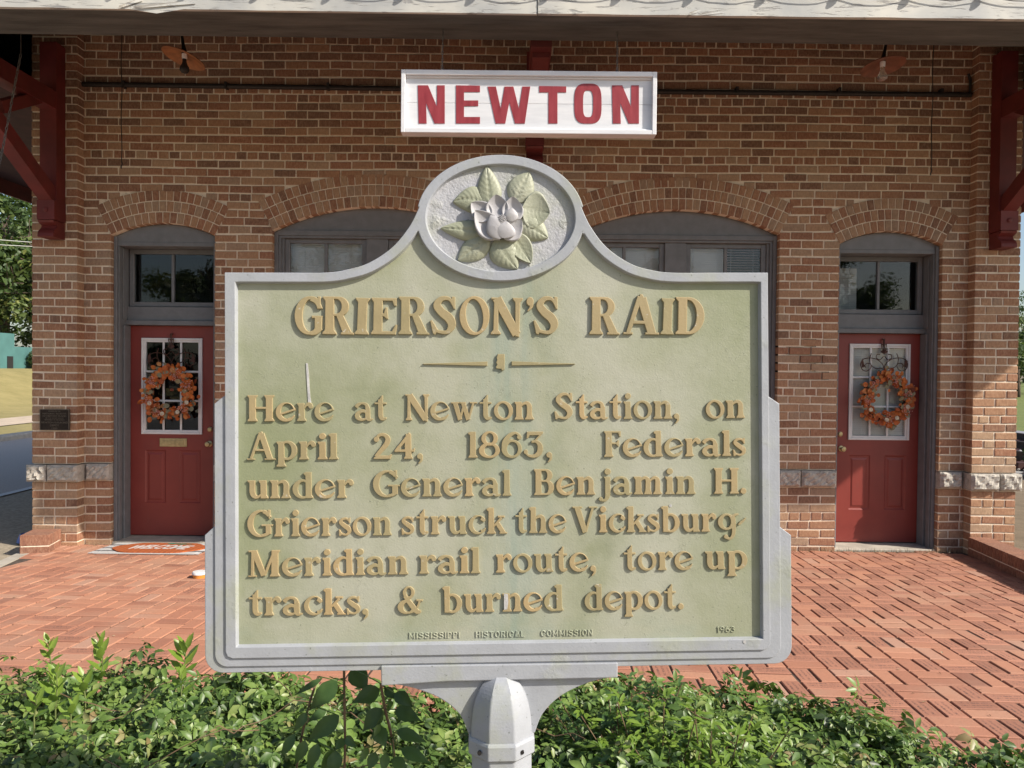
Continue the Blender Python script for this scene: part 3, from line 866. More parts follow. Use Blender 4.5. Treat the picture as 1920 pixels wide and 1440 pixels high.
# --- red eave brackets
def bracket(x, label, wallface, foot, w=0.155):
    mb = MB()
    yf = wallface
    mb.box(x-w/2, x+w/2, yf-0.15, yf-0.004, foot+0.30, 4.75)              # wall post
    mb.box(x-w/2+0.004, x+w/2-0.004, 5.75, yf-0.12, 4.13, 4.29)              # tie beam
    # strut from the foot of the post up to the eave
    mb.bar((x, yf-0.13, foot+0.36), (x, 5.85, 4.16), 0.125, 0.135)
    # upper brace of the X
    mb.bar((x, yf-0.12, 4.28), (x, yf-0.85, foot+0.95), 0.10, 0.10)
    mb.box(x-w/2-0.004, x+w/2+0.004, yf-0.19, yf-0.003, foot+0.14, foot+0.32)
    # turned corbel under the post
    prof = [(0.0, 0.20), (0.005, 0.205), (0.035, 0.20), (0.06, 0.185), (0.085, 0.15), (0.11, 0.135), (0.135, 0.19), (0.155, 0.20)]
    vs = []; q = len(prof)
    for s in (-1, 1):
        vs += [(x + s*w/2*0.94, yf - d*0.95, foot - 0.02 + z) for z, d in prof] + [(x + s*w/2*0.94, yf-0.003, foot-0.02+prof[-1][0]), (x + s*w/2*0.94, yf-0.003, foot-0.02)]
    Lq = q + 2
    fs = [tuple(range(Lq)), tuple(range(Lq, 2*Lq))[::-1]] + [(i, Lq+i, Lq+(i+1) % Lq, (i+1) % Lq) for i in range(Lq)]
    mb.mesh(vs, fs)
    mb.lathe((x, yf-0.19, foot+0.23), [(0.022, 0.0), (0.022, -0.008), (0.012, -0.012), (0.0005, -0.013)], 10, axis='Y')
    o = mb.build('eave_bracket', RED_WOOD, building, bevel=0.005); o['label'] = label
zf = at(95, 440, 7.2).z
bracket(xat(96, 300, YP-0.1), 'red timber eave bracket on the left pier', YP, zf)
bracket(xat(1884, 300, YP-0.1), 'red timber eave bracket on the right pier', YP, at(1885, 460, 7.2).z)
bracket(xat(1003, 200, YF-0.1), 'red timber eave bracket behind the station sign', YF, zat(1000, 300, 7.3), 0.165)

# dark pipe along the wall under the ceiling
p0, p1 = at(145, 158, YF-0.03), at(1838, 178, YF-0.03)
mb = MB()
mb.tube([(XL1+0.002, YF-0.03, p0.z), ((p0.x+p1.x)/2, YF-0.03, (p0.z+p1.z)/2 - 0.008), (XR0-0.02, YF-0.03, p1.z)], 0.024, 10)
mb.tube([(XR0-0.03, YF-0.03, p1.z), (XR0-0.03, YF-0.03, p1.z+0.14), (XR0-0.05, YF-0.03, p1.z+0.2)], 0.013, 8)
for i in range(9):
    x = XL1 + 0.4 + i*0.98
    mb.box(x-0.012, x+0.012, YF-0.058, YF+0.003, p0.z-0.031, p0.z+0.031)
mb.build('wall_pipe', IRON, building)
# ---------------------------------------------------------------- cast lettering
def ell(cx, cy, rx, ry, rot=0, n=40):
    c, s = math.cos(R(rot)), math.sin(R(rot)); out = []
    for k in range(n):
        q = 2 * math.pi * k / n
        x, y = rx * math.cos(q), ry * math.sin(q)
        out.append((cx + x*c - y*s, cy + x*s + y*c))
    return out

def stroke(pts, w, n=6):
    """brush stroke of changing width along a smooth path"""
    P = catmull([(p[0], p[1], q) for p, q in zip(pts, w)], n)
    L, Rr = [], []
    for i, (x, y, ww) in enumerate(P):
        a, b = P[max(i-1, 0)], P[min(i+1, len(P)-1)]
        dx, dy = b[0]-a[0], b[1]-a[1]; l = math.hypot(dx, dy) or 1
        nx, ny = -dy/l, dx/l
        L.append((x + nx*ww/2, y + ny*ww/2)); Rr.append((x - nx*ww/2, y - ny*ww/2))
    return L + Rr[::-1]

def stem(x, w, y0=0, y1=100, top='b', bot='b', s=7, h=6, k=6):
    """upright with small bracketed serifs: b both sides, l left, r right, n none"""
    tl = top in 'bl'; tr = top in 'br'; bl = bot in 'bl'; br = bot in 'br'
    p = [(x - (s if bl else 0), y0), (x + w + (s if br else 0), y0)]
    if br: p += [(x + w + s, y0 + h*0.7), (x + w + 1.5, y0 + h + k)]
    if tr: p += [(x + w + 1.5, y1 - h - k), (x + w + s, y1 - h*0.7)]
    p += [(x + w + (s if tr else 0), y1), (x - (s if tl else 0), y1)]
    if tl: p += [(x - s, y1 - h*0.7), (x - 1.5, y1 - h - k)]
    if bl: p += [(x - 1.5, y0 + h + k), (x - s, y0 + h*0.7)]
    return p

def asc(x, w, y0, y1, bot='b'):
    """ascender stem with a slanted flag on its left"""
    p = stem(x, w, y0, y1, 'n', bot)
    i = p.index((x, y1))
    return p[:i] + [(x, y1 + 0), (x - 8, y1 - 4), (x - 8, y1 - 8), (x - 1, y1 - 14)] + p[i+1:]

def seg(a, b, w0, w1=None):
    w1 = w0 if w1 is None else w1
    return stroke([a, b], [w0, w1], 1)

def rect(x0, y0, x1, y1): return [(x0, y0), (x1, y0), (x1, y1), (x0, y1)]

G = {}      # glyph -> (advance, [(outline, [holes])...])
def g(c, adv, *shapes):
    G[c] = (adv, [s if isinstance(s, tuple) else (s, []) for s in shapes])

# --- small letters (x-height 70)
g('a', 72, stroke([(6, 50), (14, 60), (30, 66), (46, 60), (51, 42)], [15, 14, 9, 13, 19]),
  rect(41.5, 6, 60.5, 46), stroke([(50, 14), (54, 5), (63, 3), (72, 6)], [19, 15, 9, 4]),
  (ell(27, 19, 26, 21), [ell(33, 19.5, 13, 11)]), stroke([(42, 38), (30, 40), (20, 37)], [7, 7, 6]))
g('b', 76, asc(9, 20, 0, 100, 'n'), (ell(39, 35, 36, 37), [ell(37, 35, 18, 28), rect(-20, -10, 10, 90)]))
g('c', 66, (ell(37, 35, 36, 37), [ell(43, 37, 24.5, 30), [(44, 42), (100, 60), (100, 8), (44, 24)], rect(66, 0, 90, 80)]),
  stroke([(48, 60), (56, 56), (62, 47)], [12, 14, 9]), stroke([(48, 9), (58, 13), (66, 22)], [12, 9, 5]))
g('d', 76, asc(48, 20, 0, 100, 'r'), (ell(37, 35, 36, 37), [ell(39, 35, 18, 28), rect(66, -10, 90, 90)]))
g('e', 74, (ell(37, 35, 36.5, 37), [ell(43, 38, 23.5, 29), [(28, 27), (84, 45), (90, 4), (62, 12), (40, 18)]]),
  [(17, 23), (73, 41), (73, 48), (17, 31)], stroke([(46, 5), (58, 9), (70, 22)], [13, 11, 4]))
g('g', 76, (ell(36, 38, 35, 32), [ell(37, 38.5, 16, 24)]), [(52, 62), (70, 69), (84, 70), (84, 64), (66, 58)],
  stroke([(60, 64), (64, 40), (65, 10), (62, -14), (50, -27), (36, -25)], [16, 17, 16, 14, 10, 9]),
  ell(34, -20, 9, 8))
g('h', 76, asc(9, 20, 0, 100), stroke([(22, 44), (29, 56), (40, 63), (51, 63), (58, 52), (58.5, 30), (58.5, 8)], [6, 8, 11, 15, 19.5, 20, 20], 6), stem(48.5, 20, 0, 24, 'n', 'b'))
g('i', 36, stem(9, 20, 0, 68, 'l', 'b'), ell(19, 89, 12, 12))
g('j', 40, stroke([(25, 60), (25, 20), (24, -6), (16, -21), (2, -22)], [20, 20, 18, 12, 8]), [(10, 69), (35, 69), (35, 52), (15, 52), (15, 60)],
  ell(0, -17, 8, 8), ell(25, 89, 12, 12))
g('k', 76, asc(9, 20, 0, 100), stroke([(27, 28), (44, 46), (58, 62)], [7, 9, 10], 2), [(44, 62), (70, 62), (70, 69), (44, 69)],
  [(32, 40), (48, 48), (74, 6), (80, 5), (80, 0), (50, 0), (50, 5), (53, 7)])
g('l', 36, asc(9, 20, 0, 100))
g('m', 112, stem(9, 20, 0, 69, 'l', 'b'), stroke([(22, 44), (28, 56), (38, 63), (48, 63), (54, 52), (54, 30), (54, 8)], [6, 8, 11, 14, 18.5, 19, 19], 6), stem(44.5, 19, 0, 24, 'n', 'b', 5),
  stroke([(58, 44), (64, 56), (74, 63), (84, 63), (89.5, 52), (89.5, 30), (89.5, 8)], [6, 8, 11, 14, 18.5, 19, 19], 6), stem(80, 19, 0, 24, 'n', 'b'))
g('n', 76, stem(9, 20, 0, 69, 'l', 'b'), stroke([(22, 44), (29, 56), (40, 63), (51, 63), (58, 52), (58.5, 30), (58.5, 8)], [6, 8, 11, 15, 19.5, 20, 20], 6), stem(48.5, 20, 0, 24, 'n', 'b'))
g('o', 74, (ell(37, 35, 36.5, 37), [ell(37, 35, 20, 28.5, 12)]))
g('p', 76, stem(9, 20, -27, 69, 'l', 'b'), (ell(40, 35, 35, 37), [ell(38, 35, 17, 28), rect(-20, -10, 11, 90)]))
g('r', 62, stem(9, 20, 0, 69, 'l', 'b'), stroke([(27, 46), (36, 60), (46, 64), (56, 58)], [5, 10, 16, 14], 8), ell(53, 56, 8.5, 9))
g('s', 54, stroke([(45, 56), (34, 65), (18, 63), (12, 52), (26, 39), (42, 27), (44, 13), (30, 4), (8, 10)], [6, 8, 10, 15, 18, 19, 13, 8, 7], 7),
  [(38, 66), (49, 70), (49, 48), (44, 48)], [(4, 24), (9, 24), (18, 6), (10, -1), (5, 0)])
g('t', 52, stroke([(25, 80), (25, 40), (26, 16), (34, 6), (48, 9)], [19, 19, 19, 15, 6], 6), [(15.5, 62), (34.5, 62), (34.5, 96), (30, 96), (15.5, 74)],
  [(2, 62), (48, 62), (48, 69), (2, 69)])
g('u', 76, stroke([(18.5, 52), (19, 24), (26, 9), (38, 6), (50, 16)], [20, 20, 17, 11, 6], 8), [(2, 69), (28.5, 69), (28.5, 48), (8.5, 48), (8.5, 60), (2, 64)],
  stem(48, 20, 0, 69, 'l', 'r'))
g('w', 104, seg((17, 68), (36, 0), 18, 17), seg((52, 64), (36, 2), 9, 8), seg((48, 65), (67, 0), 17, 17), seg((87, 68), (68, 2), 9, 8),
  [(2, 63), (34, 63), (34, 69), (2, 69)], [(73, 63), (101, 63), (101, 69), (73, 69)], [(36, 62), (58, 62), (58, 69), (36, 69)])
# --- capitals
g('A', 98, seg((47, 103), (14, 4), 12, 9), seg((50, 100), (81, 2), 21, 20), [(26, 33), (72, 33), (72, 41), (28, 41)],
  [(0, 0), (28, 0), (28, 5), (0, 5)], [(62, 0), (100, 0), (100, 5), (62, 5)], [(43, 96), (58, 96), (53, 108), (48, 108)])
g('B', 84, stem(9, 22, 0, 100, 'l', 'l'), ([(20, 100), (50, 100)] + [(50 + 24*math.sin(R(t)), 76 + 24*math.cos(R(t))) for t in range(0, 181, 12)] + [(20, 52)],
  [[(31, 93), (44, 93)] + [(44 + 9*math.sin(R(t)), 75.5 + 17.5*math.cos(R(t))) for t in range(0, 181, 12)] + [(31, 58)]]),
  ([(20, 57), (54, 57)] + [(54 + 26*math.sin(R(t)), 28.5 + 28.5*math.cos(R(t))) for t in range(0, 181, 12)] + [(20, 0)],
  [[(31, 51), (47, 51)] + [(47 + 11*math.sin(R(t)), 29 + 22*math.cos(R(t))) for t in range(0, 181, 12)] + [(31, 7)]]))
g('F', 68, stem(9, 22, 0, 100, 'l', 'b'), [(20, 93), (55, 93), (60, 78), (66, 78), (66, 100), (20, 100)],
  [(20, 49), (48, 49), (54, 40), (59, 40), (59, 64), (54, 64), (48, 56), (20, 56)])
g('G', 100, (ell(51, 50, 50, 52), [ell(57, 50, 33, 44), [(58, 66), (120, 80), (120, -20), (66, 10), (66, 40)]]),
  stroke([(62, 96), (76, 90), (84, 78)], [13, 15, 11]), [(80, 102), (90, 102), (90, 68), (84, 68)],
  [(56, 40), (101, 40), (101, 46), (56, 46)], [(72, 8), (93, 10), (93, 42), (72, 42)], stroke([(55, 3), (74, 8), (90, 16)], [10, 12, 8]))
g('H', 102, stem(9, 22), stem(71, 22), rect(26, 47, 76, 55))
g('M', 116, seg((18, 100), (15, 2), 11, 11), seg((21, 98), (56, 4), 22, 20), seg((95, 98), (58, 4), 11, 9), stem(84, 22, 0, 100, 'r', 'b'),
  [(2, 94), (28, 94), (28, 100), (2, 100)], [(1, 0), (30, 0), (30, 5), (1, 5)])
g('N', 92, stem(11, 10, 0, 96, 'n', 'b'), seg((18, 97), (80, 2), 24, 24), stem(76, 10, -4, 100, 'b', 'n'), [(2, 94), (26, 94), (26, 100), (2, 100)],
  [(70, 4), (86, 4), (86, -5), (82, -5)])
g('S', 80, stroke([(66, 80), (52, 96), (30, 95), (17, 78), (30, 60), (54, 43), (62, 24), (46, 5), (12, 10)], [8, 10, 13, 20, 22, 24, 22, 11, 9], 7),
  [(62, 102), (71, 102), (73, 70), (68, 68), (58, 84)], [(2, 30), (8, 32), (22, 12), (12, -1), (6, 0)])
g('V', 98, seg((18, 98), (50, 0), 23, 20), seg((80, 98), (52, 2), 10, 9), [(0, 94), (38, 94), (38, 100), (0, 100)], [(64, 94), (98, 94), (98, 100), (64, 100)])
# --- figures and marks
g('1', 36, asc(9, 20, 0, 100))
g('2', 74, stroke([(14, 72), (22, 90), (42, 93), (56, 78), (50, 56), (32, 34), (12, 9)], [10, 12, 13, 19, 19, 17, 14], 8), ell(14, 76, 10, 11),
  [(4, 0), (66, 0), (72, 18), (66, 18), (58, 13), (14, 13), (4, 6)])
g('4', 80, stem(44, 20, 0, 96, 'n', 'b', 6), [(3, 27), (76, 27), (79, 40), (74, 40), (71, 35), (3, 35)], seg((60, 98), (6, 30), 12, 9))
g('6', 78, (ell(39, 34, 38, 36), [ell(42, 34, 20, 26)]), stroke([(11, 34), (14, 62), (32, 86), (54, 95), (68, 84)], [19, 19, 16, 9, 12], 8), ell(67, 79, 9, 9))
g('3', 80, [(14, 100), (74, 100), (74, 94), (46, 64), (38, 64), (58, 86), (24, 86), (18, 74), (12, 74)],
  stroke([(30, 60), (48, 62), (62, 46), (60, 20), (42, 6), (20, 8), (8, 22)], [8, 12, 19, 21, 14, 9, 9], 8), ell(10, 22, 8, 9))
g('8', 80, (ell(41, 74, 31, 28), [ell(41, 75, 14, 19)]), (ell(40, 28, 39, 30), [ell(42, 28, 20, 21)]))
g(',', 26, ell(13, 10, 11, 11), stroke([(18, 8), (18, -6), (8, -18)], [11, 9, 4]))
g('.', 26, ell(13, 10, 11.5, 11.5))
g('&', 96, (ell(42, 80, 22, 24), [ell(42, 81, 9, 16)]), (ell(32, 25, 31, 27), [ell(38, 24, 15, 18)]),
  stroke([(28, 68), (48, 38), (72, 8), (88, 8)], [15, 19, 19, 8], 8), stroke([(82, 50), (76, 28), (58, 8), (40, 2)], [8, 9, 9, 8], 6), rect(70, 46, 94, 53),
  stroke([(50, 62), (36, 52), (22, 44)], [10, 10, 12], 4))
g('-', 32, [(2, -4), (9, 6), (28, 20), (31, 20), (25, 8), (8, -8)])
# --- tall capitals of the heading (cut narrower and heavier)
def t(c, adv, *sh): g('T' + c, adv, *sh)
t('G', 75, (ell(39, 50, 38.5, 51), [ell(42, 50, 20, 42), [(44, 66), (120, 74), (120, -20), (54, 14), (54, 46)]]),
  stroke([(42, 95), (56, 90), (64, 76)], [13, 16, 10]), [(60, 101), (69, 101), (69, 68), (64, 68)],
  [(46, 43), (75, 43), (75, 50), (46, 50)], [(54, 9), (74, 14), (74, 46), (54, 46)], stroke([(42, 3), (58, 7), (73, 17)], [10, 14, 8]))
t('R', 84, stem(8, 22, 0, 100, 'l', 'b', 8), ([(18, 100), (44, 100)] + [(44 + 26*math.sin(R(q)), 74 + 26*math.cos(R(q))) for q in range(0, 181, 12)] + [(18, 48)],
  [[(30, 93), (36, 93)] + [(36 + 14*math.sin(R(q)), 74 + 19*math.cos(R(q))) for q in range(0, 181, 12)] + [(30, 55)]]),
  [(36, 50), (54, 54), (78, 7), (84, 5), (84, 0), (49, 0), (49, 5), (53, 7)])
t('I', 33, stem(7, 20, 0, 97, s=7))
t('E', 68, stem(8, 22, 0, 97, 'l', 'l', 7), [(20, 89), (54, 89), (59, 76), (65, 76), (65, 97), (20, 97)], [(20, 0), (64, 0), (68, 26), (63, 27), (54, 9), (20, 9)],
  [(20, 47), (34, 47), (40, 41), (45, 41), (42, 72), (37, 72), (33, 56), (20, 56)])
t('S', 74, stroke([(62, 80), (49, 95), (29, 94), (18, 78), (30, 60), (50, 44), (58, 25), (44, 6), (12, 10)], [8, 10, 14, 21, 23, 25, 22, 11, 9], 7),
  [(57, 101), (66, 101), (67, 68), (62, 68), (54, 84)], [(0, 36), (6, 38), (22, 12), (14, -1), (8, 2)])
t('O', 82, (ell(41, 50, 40, 52), [ell(41, 50, 22, 44, 8)]))
t('N', 82, stem(9, 11, 0, 95, 'n', 'b', 8), seg((16, 96), (70, 0), 25, 24), stem(66, 11, -5, 98, 'b', 'n', 8), [(1, 92), (26, 92), (26, 98), (1, 98)],
  [(60, 4), (77, 4), (77, -6), (72, -6)])
t("'", 22, ell(11, 88, 10, 12), stroke([(15, 88), (15, 74), (6, 62)], [11, 9, 3]))
t('A', 90, seg((42, 102), (13, 4), 13, 11), seg((46, 98), (73, 2), 24, 22), [(24, 28), (66, 28), (66, 37), (26, 37)],
  [(1, 0), (25, 0), (25, 6), (1, 6)], [(56, 0), (91, 0), (91, 6), (56, 6)], [(38, 96), (54, 96), (48, 108), (42, 108)])
t('D', 76, stem(8, 22, 0, 100, 'l', 'l', 8), ([(18, 100), (34, 100)] + [(34 + 41*math.sin(R(q)), 50 + 50*math.cos(R(q))) for q in range(0, 181, 9)] + [(18, 0)],
  [[(30, 92), (32, 92)] + [(32 + 22*math.sin(R(q)), 50 + 42*math.cos(R(q))) for q in range(0, 181, 9)] + [(30, 8)]]))
# --- small block capitals of the last line
def s_(c, adv, *sh): g('S' + c, adv, *sh)
s_('M', 96, rect(4, 0, 26, 100), rect(66, 0, 88, 100), seg((12, 96), (46, 20), 20), seg((80, 96), (46, 20), 20))
s_('I', 32, rect(5, 0, 27, 100))
s_('S', 76, stroke([(64, 74), (50, 90), (26, 90), (14, 72), (32, 54), (54, 44), (60, 24), (44, 9), (22, 9), (8, 24)], [18]*10, 6))
s_('P', 72, rect(4, 0, 26, 100), (rect(20, 40, 40, 100) + [], [rect(26, 57, 41, 83)]), (ell(40, 70, 28, 30), [ell(40, 70, 10, 13), rect(0, 30, 26, 110), rect(25, 57, 40, 83)]))
s_('H', 80, rect(4, 0, 26, 100), rect(52, 0, 74, 100), rect(24, 41, 54, 60))
s_('T', 74, rect(26, 0, 48, 100), rect(2, 82, 72, 100))
s_('O', 84, (ell(42, 50, 38, 52), [ell(42, 50, 17, 33)]))
s_('R', 78, rect(4, 0, 26, 100), (ell(42, 70, 28, 30), [ell(42, 70, 10, 13), rect(0, 30, 26, 110), rect(25, 57, 42, 83)]), (rect(20, 40, 42, 100), [rect(26, 57, 43, 83)]), seg((42, 44), (64, 0), 24))
s_('C', 80, (ell(42, 50, 38, 52), [ell(42, 50, 17, 33), [(44, 62), (100, 66), (100, 34), (44, 38)]]))
s_('A', 84, seg((36, 100), (13, 0), 22), seg((48, 100), (71, 0), 22), rect(22, 20, 62, 36))
s_('L', 66, rect(4, 0, 26, 100), rect(20, 0, 62, 18))
s_('N', 84, rect(4, 0, 26, 100), rect(56, 0, 78, 100), seg((14, 94), (68, 6), 22))
s_('1', 44, rect(16, 0, 38, 100), [(2, 78), (20, 74), (20, 88), (26, 100), (20, 100)])
s_('9', 74, (ell(36, 68, 34, 33), [ell(36, 68, 15, 16)]), stroke([(62, 66), (60, 36), (40, 6)], [18, 20, 20]))
s_('6', 74, (ell(37, 32, 34, 33), [ell(37, 32, 15, 16)]), stroke([(11, 34), (13, 64), (33, 94)], [18, 20, 20]))
s_('3', 72, stroke([(10, 80), (30, 91), (52, 82), (50, 62), (32, 54)], [16]*5), stroke([(32, 52), (54, 44), (58, 22), (36, 8), (8, 18)], [16]*5))

def winding(p, poly):
    x, y = p; w = 0
    for i in range(len(poly)):
        x0, y0 = poly[i-1]; x1, y1 = poly[i]
        if y0 <= y:
            if y1 > y and (x1-x0)*(y-y0) - (x-x0)*(y1-y0) > 0: w += 1
        elif y1 <= y and (x1-x0)*(y-y0) - (x-x0)*(y1-y0) < 0: w -= 1
    return w

def outline_of(shapes):
    """union of a glyph's strokes -> closed boundary loops"""
    V = []; E = []
    for out, holes in shapes:
        for c in [out] + list(holes):
            n = len(V); V += [Vector(p) for p in c]
            E += [(n+i, n+(i+1) % len(c)) for i in range(len(c))]
    vs, es, fs = delaunay_2d_cdt(V, E, [], 0, 1e-3)[:3]
    edges = set()
    for f in fs:
        c = (sum(vs[i].x for i in f)/len(f), sum(vs[i].y for i in f)/len(f))
        inside = any(winding(c, o) and not any(winding(c, h) for h in hs) for o, hs in shapes)
        if inside:
            if (vs[f[1]]-vs[f[0]]).cross(vs[f[2]]-vs[f[0]]) < 0: f = f[::-1]
            for i in range(len(f)):
                a, b = f[i-1], f[i]
                if (b, a) in edges: edges.discard((b, a))
                else: edges.add((a, b))
    nxt = {}
    for a, b in edges: nxt.setdefault(a, []).append(b)
    loops = []
    while nxt:
        a = next(iter(nxt)); lp = [a]
        while True:
            b = nxt[lp[-1]].pop()
            if not nxt[lp[-1]]: del nxt[lp[-1]]
            if b == a: break
            lp.append(b)
            if b not in nxt: break
        P = [vs[i] for i in lp]
        # drop near-duplicate and collinear points
        Q = []
        for i, p in enumerate(P):
            if Q and (p - Q[-1]).length < 1.3: continue
            Q.append(p)
        if len(Q) > 2: loops.append([(p.x, p.y) for p in Q])
    return loops
_GL = {}
def loops_of(k):
    if k not in _GL: _GL[k] = outline_of(G[k][1])
    return _GL[k]

def loops_to_mesh(loops, depth, bevel, seg=2):
    """filled, extruded and rounded shape; back at z=0, front at z=depth"""
    cu = bpy.data.curves.new('tmp', 'CURVE'); cu.dimensions = '2D'; cu.fill_mode = 'BOTH'
    for L in loops:
        s = cu.splines.new('POLY'); s.points.add(len(L) - 1)
        for p, (x, y) in zip(s.points, L): p.co = (x, y, 0, 1)
        s.use_cyclic_u = True
    cu.extrude = depth / 2 - bevel; cu.bevel_depth = bevel; cu.bevel_resolution = seg; cu.offset = -bevel
    o = bpy.data.objects.new('tmp', cu); COL.objects.link(o)
    dg = bpy.context.evaluated_depsgraph_get()
    me = bpy.data.meshes.new_from_object(o.evaluated_get(dg))
    vs = [(v.co.x, v.co.y, v.co.z + depth / 2) for v in me.vertices]
    fs = [tuple(p.vertices) for p in me.polygons]
    bpy.data.objects.remove(o); bpy.data.curves.remove(cu); bpy.data.meshes.remove(me)
    return vs, fs
# ---------------------------------------------------------------- the cast historical marker
MK_O = at(935, 780, 1.41)
MK_R = Matrix.Rotation(R(1.885), 3, 'Z') @ Matrix.Rotation(R(-1.355), 3, 'X') @ Matrix.Rotation(R(-0.77), 3, 'Y')
MK_N = MK_R @ Vector((0, 1, 0))
MK_TOP = MK_O.z
marker = empty('historical_marker', (0, 0, 0), 'green and silver cast metal historical marker on a post in the ivy', 'historical marker')
mk_base = MK_O - MK_R @ Vector((0, 0, 1)) * (MK_O.z - gz(1.4))
marker.matrix_basis = Matrix.Translation(mk_base) @ MK_R.to_4x4()
MK_V0 = MK_O.z - gz(1.4)

def mk(px, py, n=0.0):
    """photo pixel -> (u, v) on the marker's own face, n metres proud of the panel"""
    d = ray(px, py)
    P0 = MK_O - MK_N * n
    t = (P0 - CAM_C).dot(MK_N) / d.dot(MK_N)
    q = MK_R.transposed() @ (CAM_C + d * t - MK_O)
    return q.x, q.z

def mk_obj(mb, name, mat, parent=None, **kw):
    """mesh in (u, v, n) -> marker local (x, -n, z)"""
    mb.v = [(u, -n, v + MK_V0) for u, v, n in mb.v]
    o = mb.build(name, mat, None, **kw)
    o.parent = parent if parent is not None else marker
    return o

# --- painted metal
def metal_paint(name, base, moss, stain, amt, rough=0.22):
    m, nt, bs = new_mat(name)
    f = noise(nt, 7, 6, 0.6)
    c = ramp(nt, noise(nt, 12, 6, 0.65), [(0.3, tuple(x*0.82 for x in base)), (0.7, base)])
    c = mixc(nt, ramp(nt, f, [(amt, 0.0), (amt + 0.22, 0.75)]), c, moss)
    g2 = noise(nt, 3.2, 7, 0.62, coords(nt, (2.2, 1, 0.5)))
    c = mixc(nt, ramp(nt, g2, [(0.56, 0.0), (0.74, 0.55)]), c, stain)
    sp = noise(nt, 160, 2, 0.5)
    c = mixc(nt, ramp(nt, sp, [(0.70, 0.0), (0.75, 0.6)]), c, (0.10, 0.11, 0.085))
    nt.links.new(c, bs.inputs['Base Color']); bs.inputs['Roughness'].default_value = 0.5
    n1 = noise(nt, 220, 4, 0.6); n2 = noise(nt, 28, 5, 0.6)
    blister = math_(nt, 'MULTIPLY', ramp(nt, noise(nt, 14, 3), [(0.60, 0.0), (0.68, 1.0)]), noise(nt, 110, 5, 0.7))
    n2 = math_(nt, 'ADD', n2, math_(nt, 'MULTIPLY', blister, 1.6))
    bump(nt, bs, math_(nt, 'ADD', n1, math_(nt, 'MULTIPLY', n2, 1.5)), rough, 0.0018)
    return m
SILVER = metal_paint('silver_paint', (0.365, 0.382, 0.415), (0.32, 0.34, 0.21), (0.305, 0.325, 0.31), 0.50)
def panel_mat():
    m, nt, bs = new_mat('sage_panel_paint')
    f = noise(nt, 4.0, 7, 0.62)
    c = ramp(nt, f, [(0.30, (0.20, 0.22, 0.13)), (0.44, (0.275, 0.29, 0.19)), (0.56, (0.33, 0.338, 0.25)), (0.72, (0.39, 0.39, 0.32))])
    fade = noise(nt, 2.1, 5, 0.6)
    c = mixc(nt, ramp(nt, fade, [(0.44, 0.0), (0.62, 0.8)]), c, (0.41, 0.41, 0.345))
    sx0 = nt.nodes.new('ShaderNodeSeparateXYZ'); nt.links.new(coords(nt), sx0.inputs[0])
    mil = math_(nt, 'MULTIPLY', ramp(nt, math_(nt, 'ABSOLUTE', sx0.outputs[0]), [(0.22, 0.0), (0.46, 1.0)]), ramp(nt, noise(nt, 3.3, 6, 0.65), [(0.36, 0.0), (0.6, 0.8)]))
    c = mixc(nt, mil, c, (0.215, 0.24, 0.13))
    # blue-green run-off streaks below the crest and at the lower left
    co = coords(nt)
    sx = nt.nodes.new('ShaderNodeSeparateXYZ'); nt.links.new(co, sx.inputs[0])
    def band(sock, c0, w):
        return ramp(nt, math_(nt, 'ABSOLUTE', math_(nt, 'SUBTRACT', sock, c0)), [(0.0, 1.0), (w, 0.0)])
    st = noise(nt, 2.6, 6, 0.6, coords(nt, (9, 1, 0.9)))
    run = math_(nt, 'MULTIPLY', band(sx.outputs[0], 0.02, 0.10), ramp(nt, st, [(0.38, 0.0), (0.64, 0.6)]))
    c = mixc(nt, run, c, (0.20, 0.275, 0.24))
    low = math_(nt, 'MULTIPLY', ramp(nt, sx.outputs[2], [(MK_V0 - 0.42, 1.0), (MK_V0 - 0.2, 0.0)]), ramp(nt, noise(nt, 5, 6, 0.6, coords(nt, (0.8, 1, 2.2))), [(0.5, 0.0), (0.68, 0.55)]))
    c = mixc(nt, low, c, (0.21, 0.29, 0.245))
    cr = nt.nodes.new('ShaderNodeTexVoronoi'); cr.feature = 'DISTANCE_TO_EDGE'; cr.inputs['Scale'].default_value = 5.5
    wv = nt.nodes.new('ShaderNodeVectorMath'); wv.operation = 'ADD'
    nv = N(nt, 'ShaderNodeTexNoise', Scale=9.0, Detail=5.0); nt.links.new(co, nv.inputs['Vector'])
    nt.links.new(co, wv.inputs[0]); nt.links.new(nv.outputs['Color'], wv.inputs[1]); nt.links.new(wv.outputs[0], cr.inputs['Vector'])
    line = ramp(nt, cr.outputs[0], [(0.003, 1.0), (0.009, 0.0)])
    line = math_(nt, 'MULTIPLY', line, ramp(nt, noise(nt, 6, 3), [(0.52, 0.0), (0.6, 1.0)]))
    c = mixc(nt, math_(nt, 'MULTIPLY', line, 0.35), c, (0.16, 0.17, 0.12))
    sp = noise(nt, 190, 2, 0.5)
    c = mixc(nt, ramp(nt, sp, [(0.69, 0.0), (0.73, 0.55)]), c, (0.09, 0.11, 0.075))
    nt.links.new(c, bs.inputs['Base Color']); bs.inputs['Roughness'].default_value = 0.55
    n1 = noise(nt, 260, 4, 0.65); n2 = noise(nt, 32, 5, 0.6)
    h = math_(nt, 'ADD', math_(nt, 'ADD', n1, math_(nt, 'MULTIPLY', n2, 1.6)), math_(nt, 'MULTIPLY', line, 0.8))
    bump(nt, bs, h, 0.28, 0.0018)
    return m
SAGE = panel_mat()
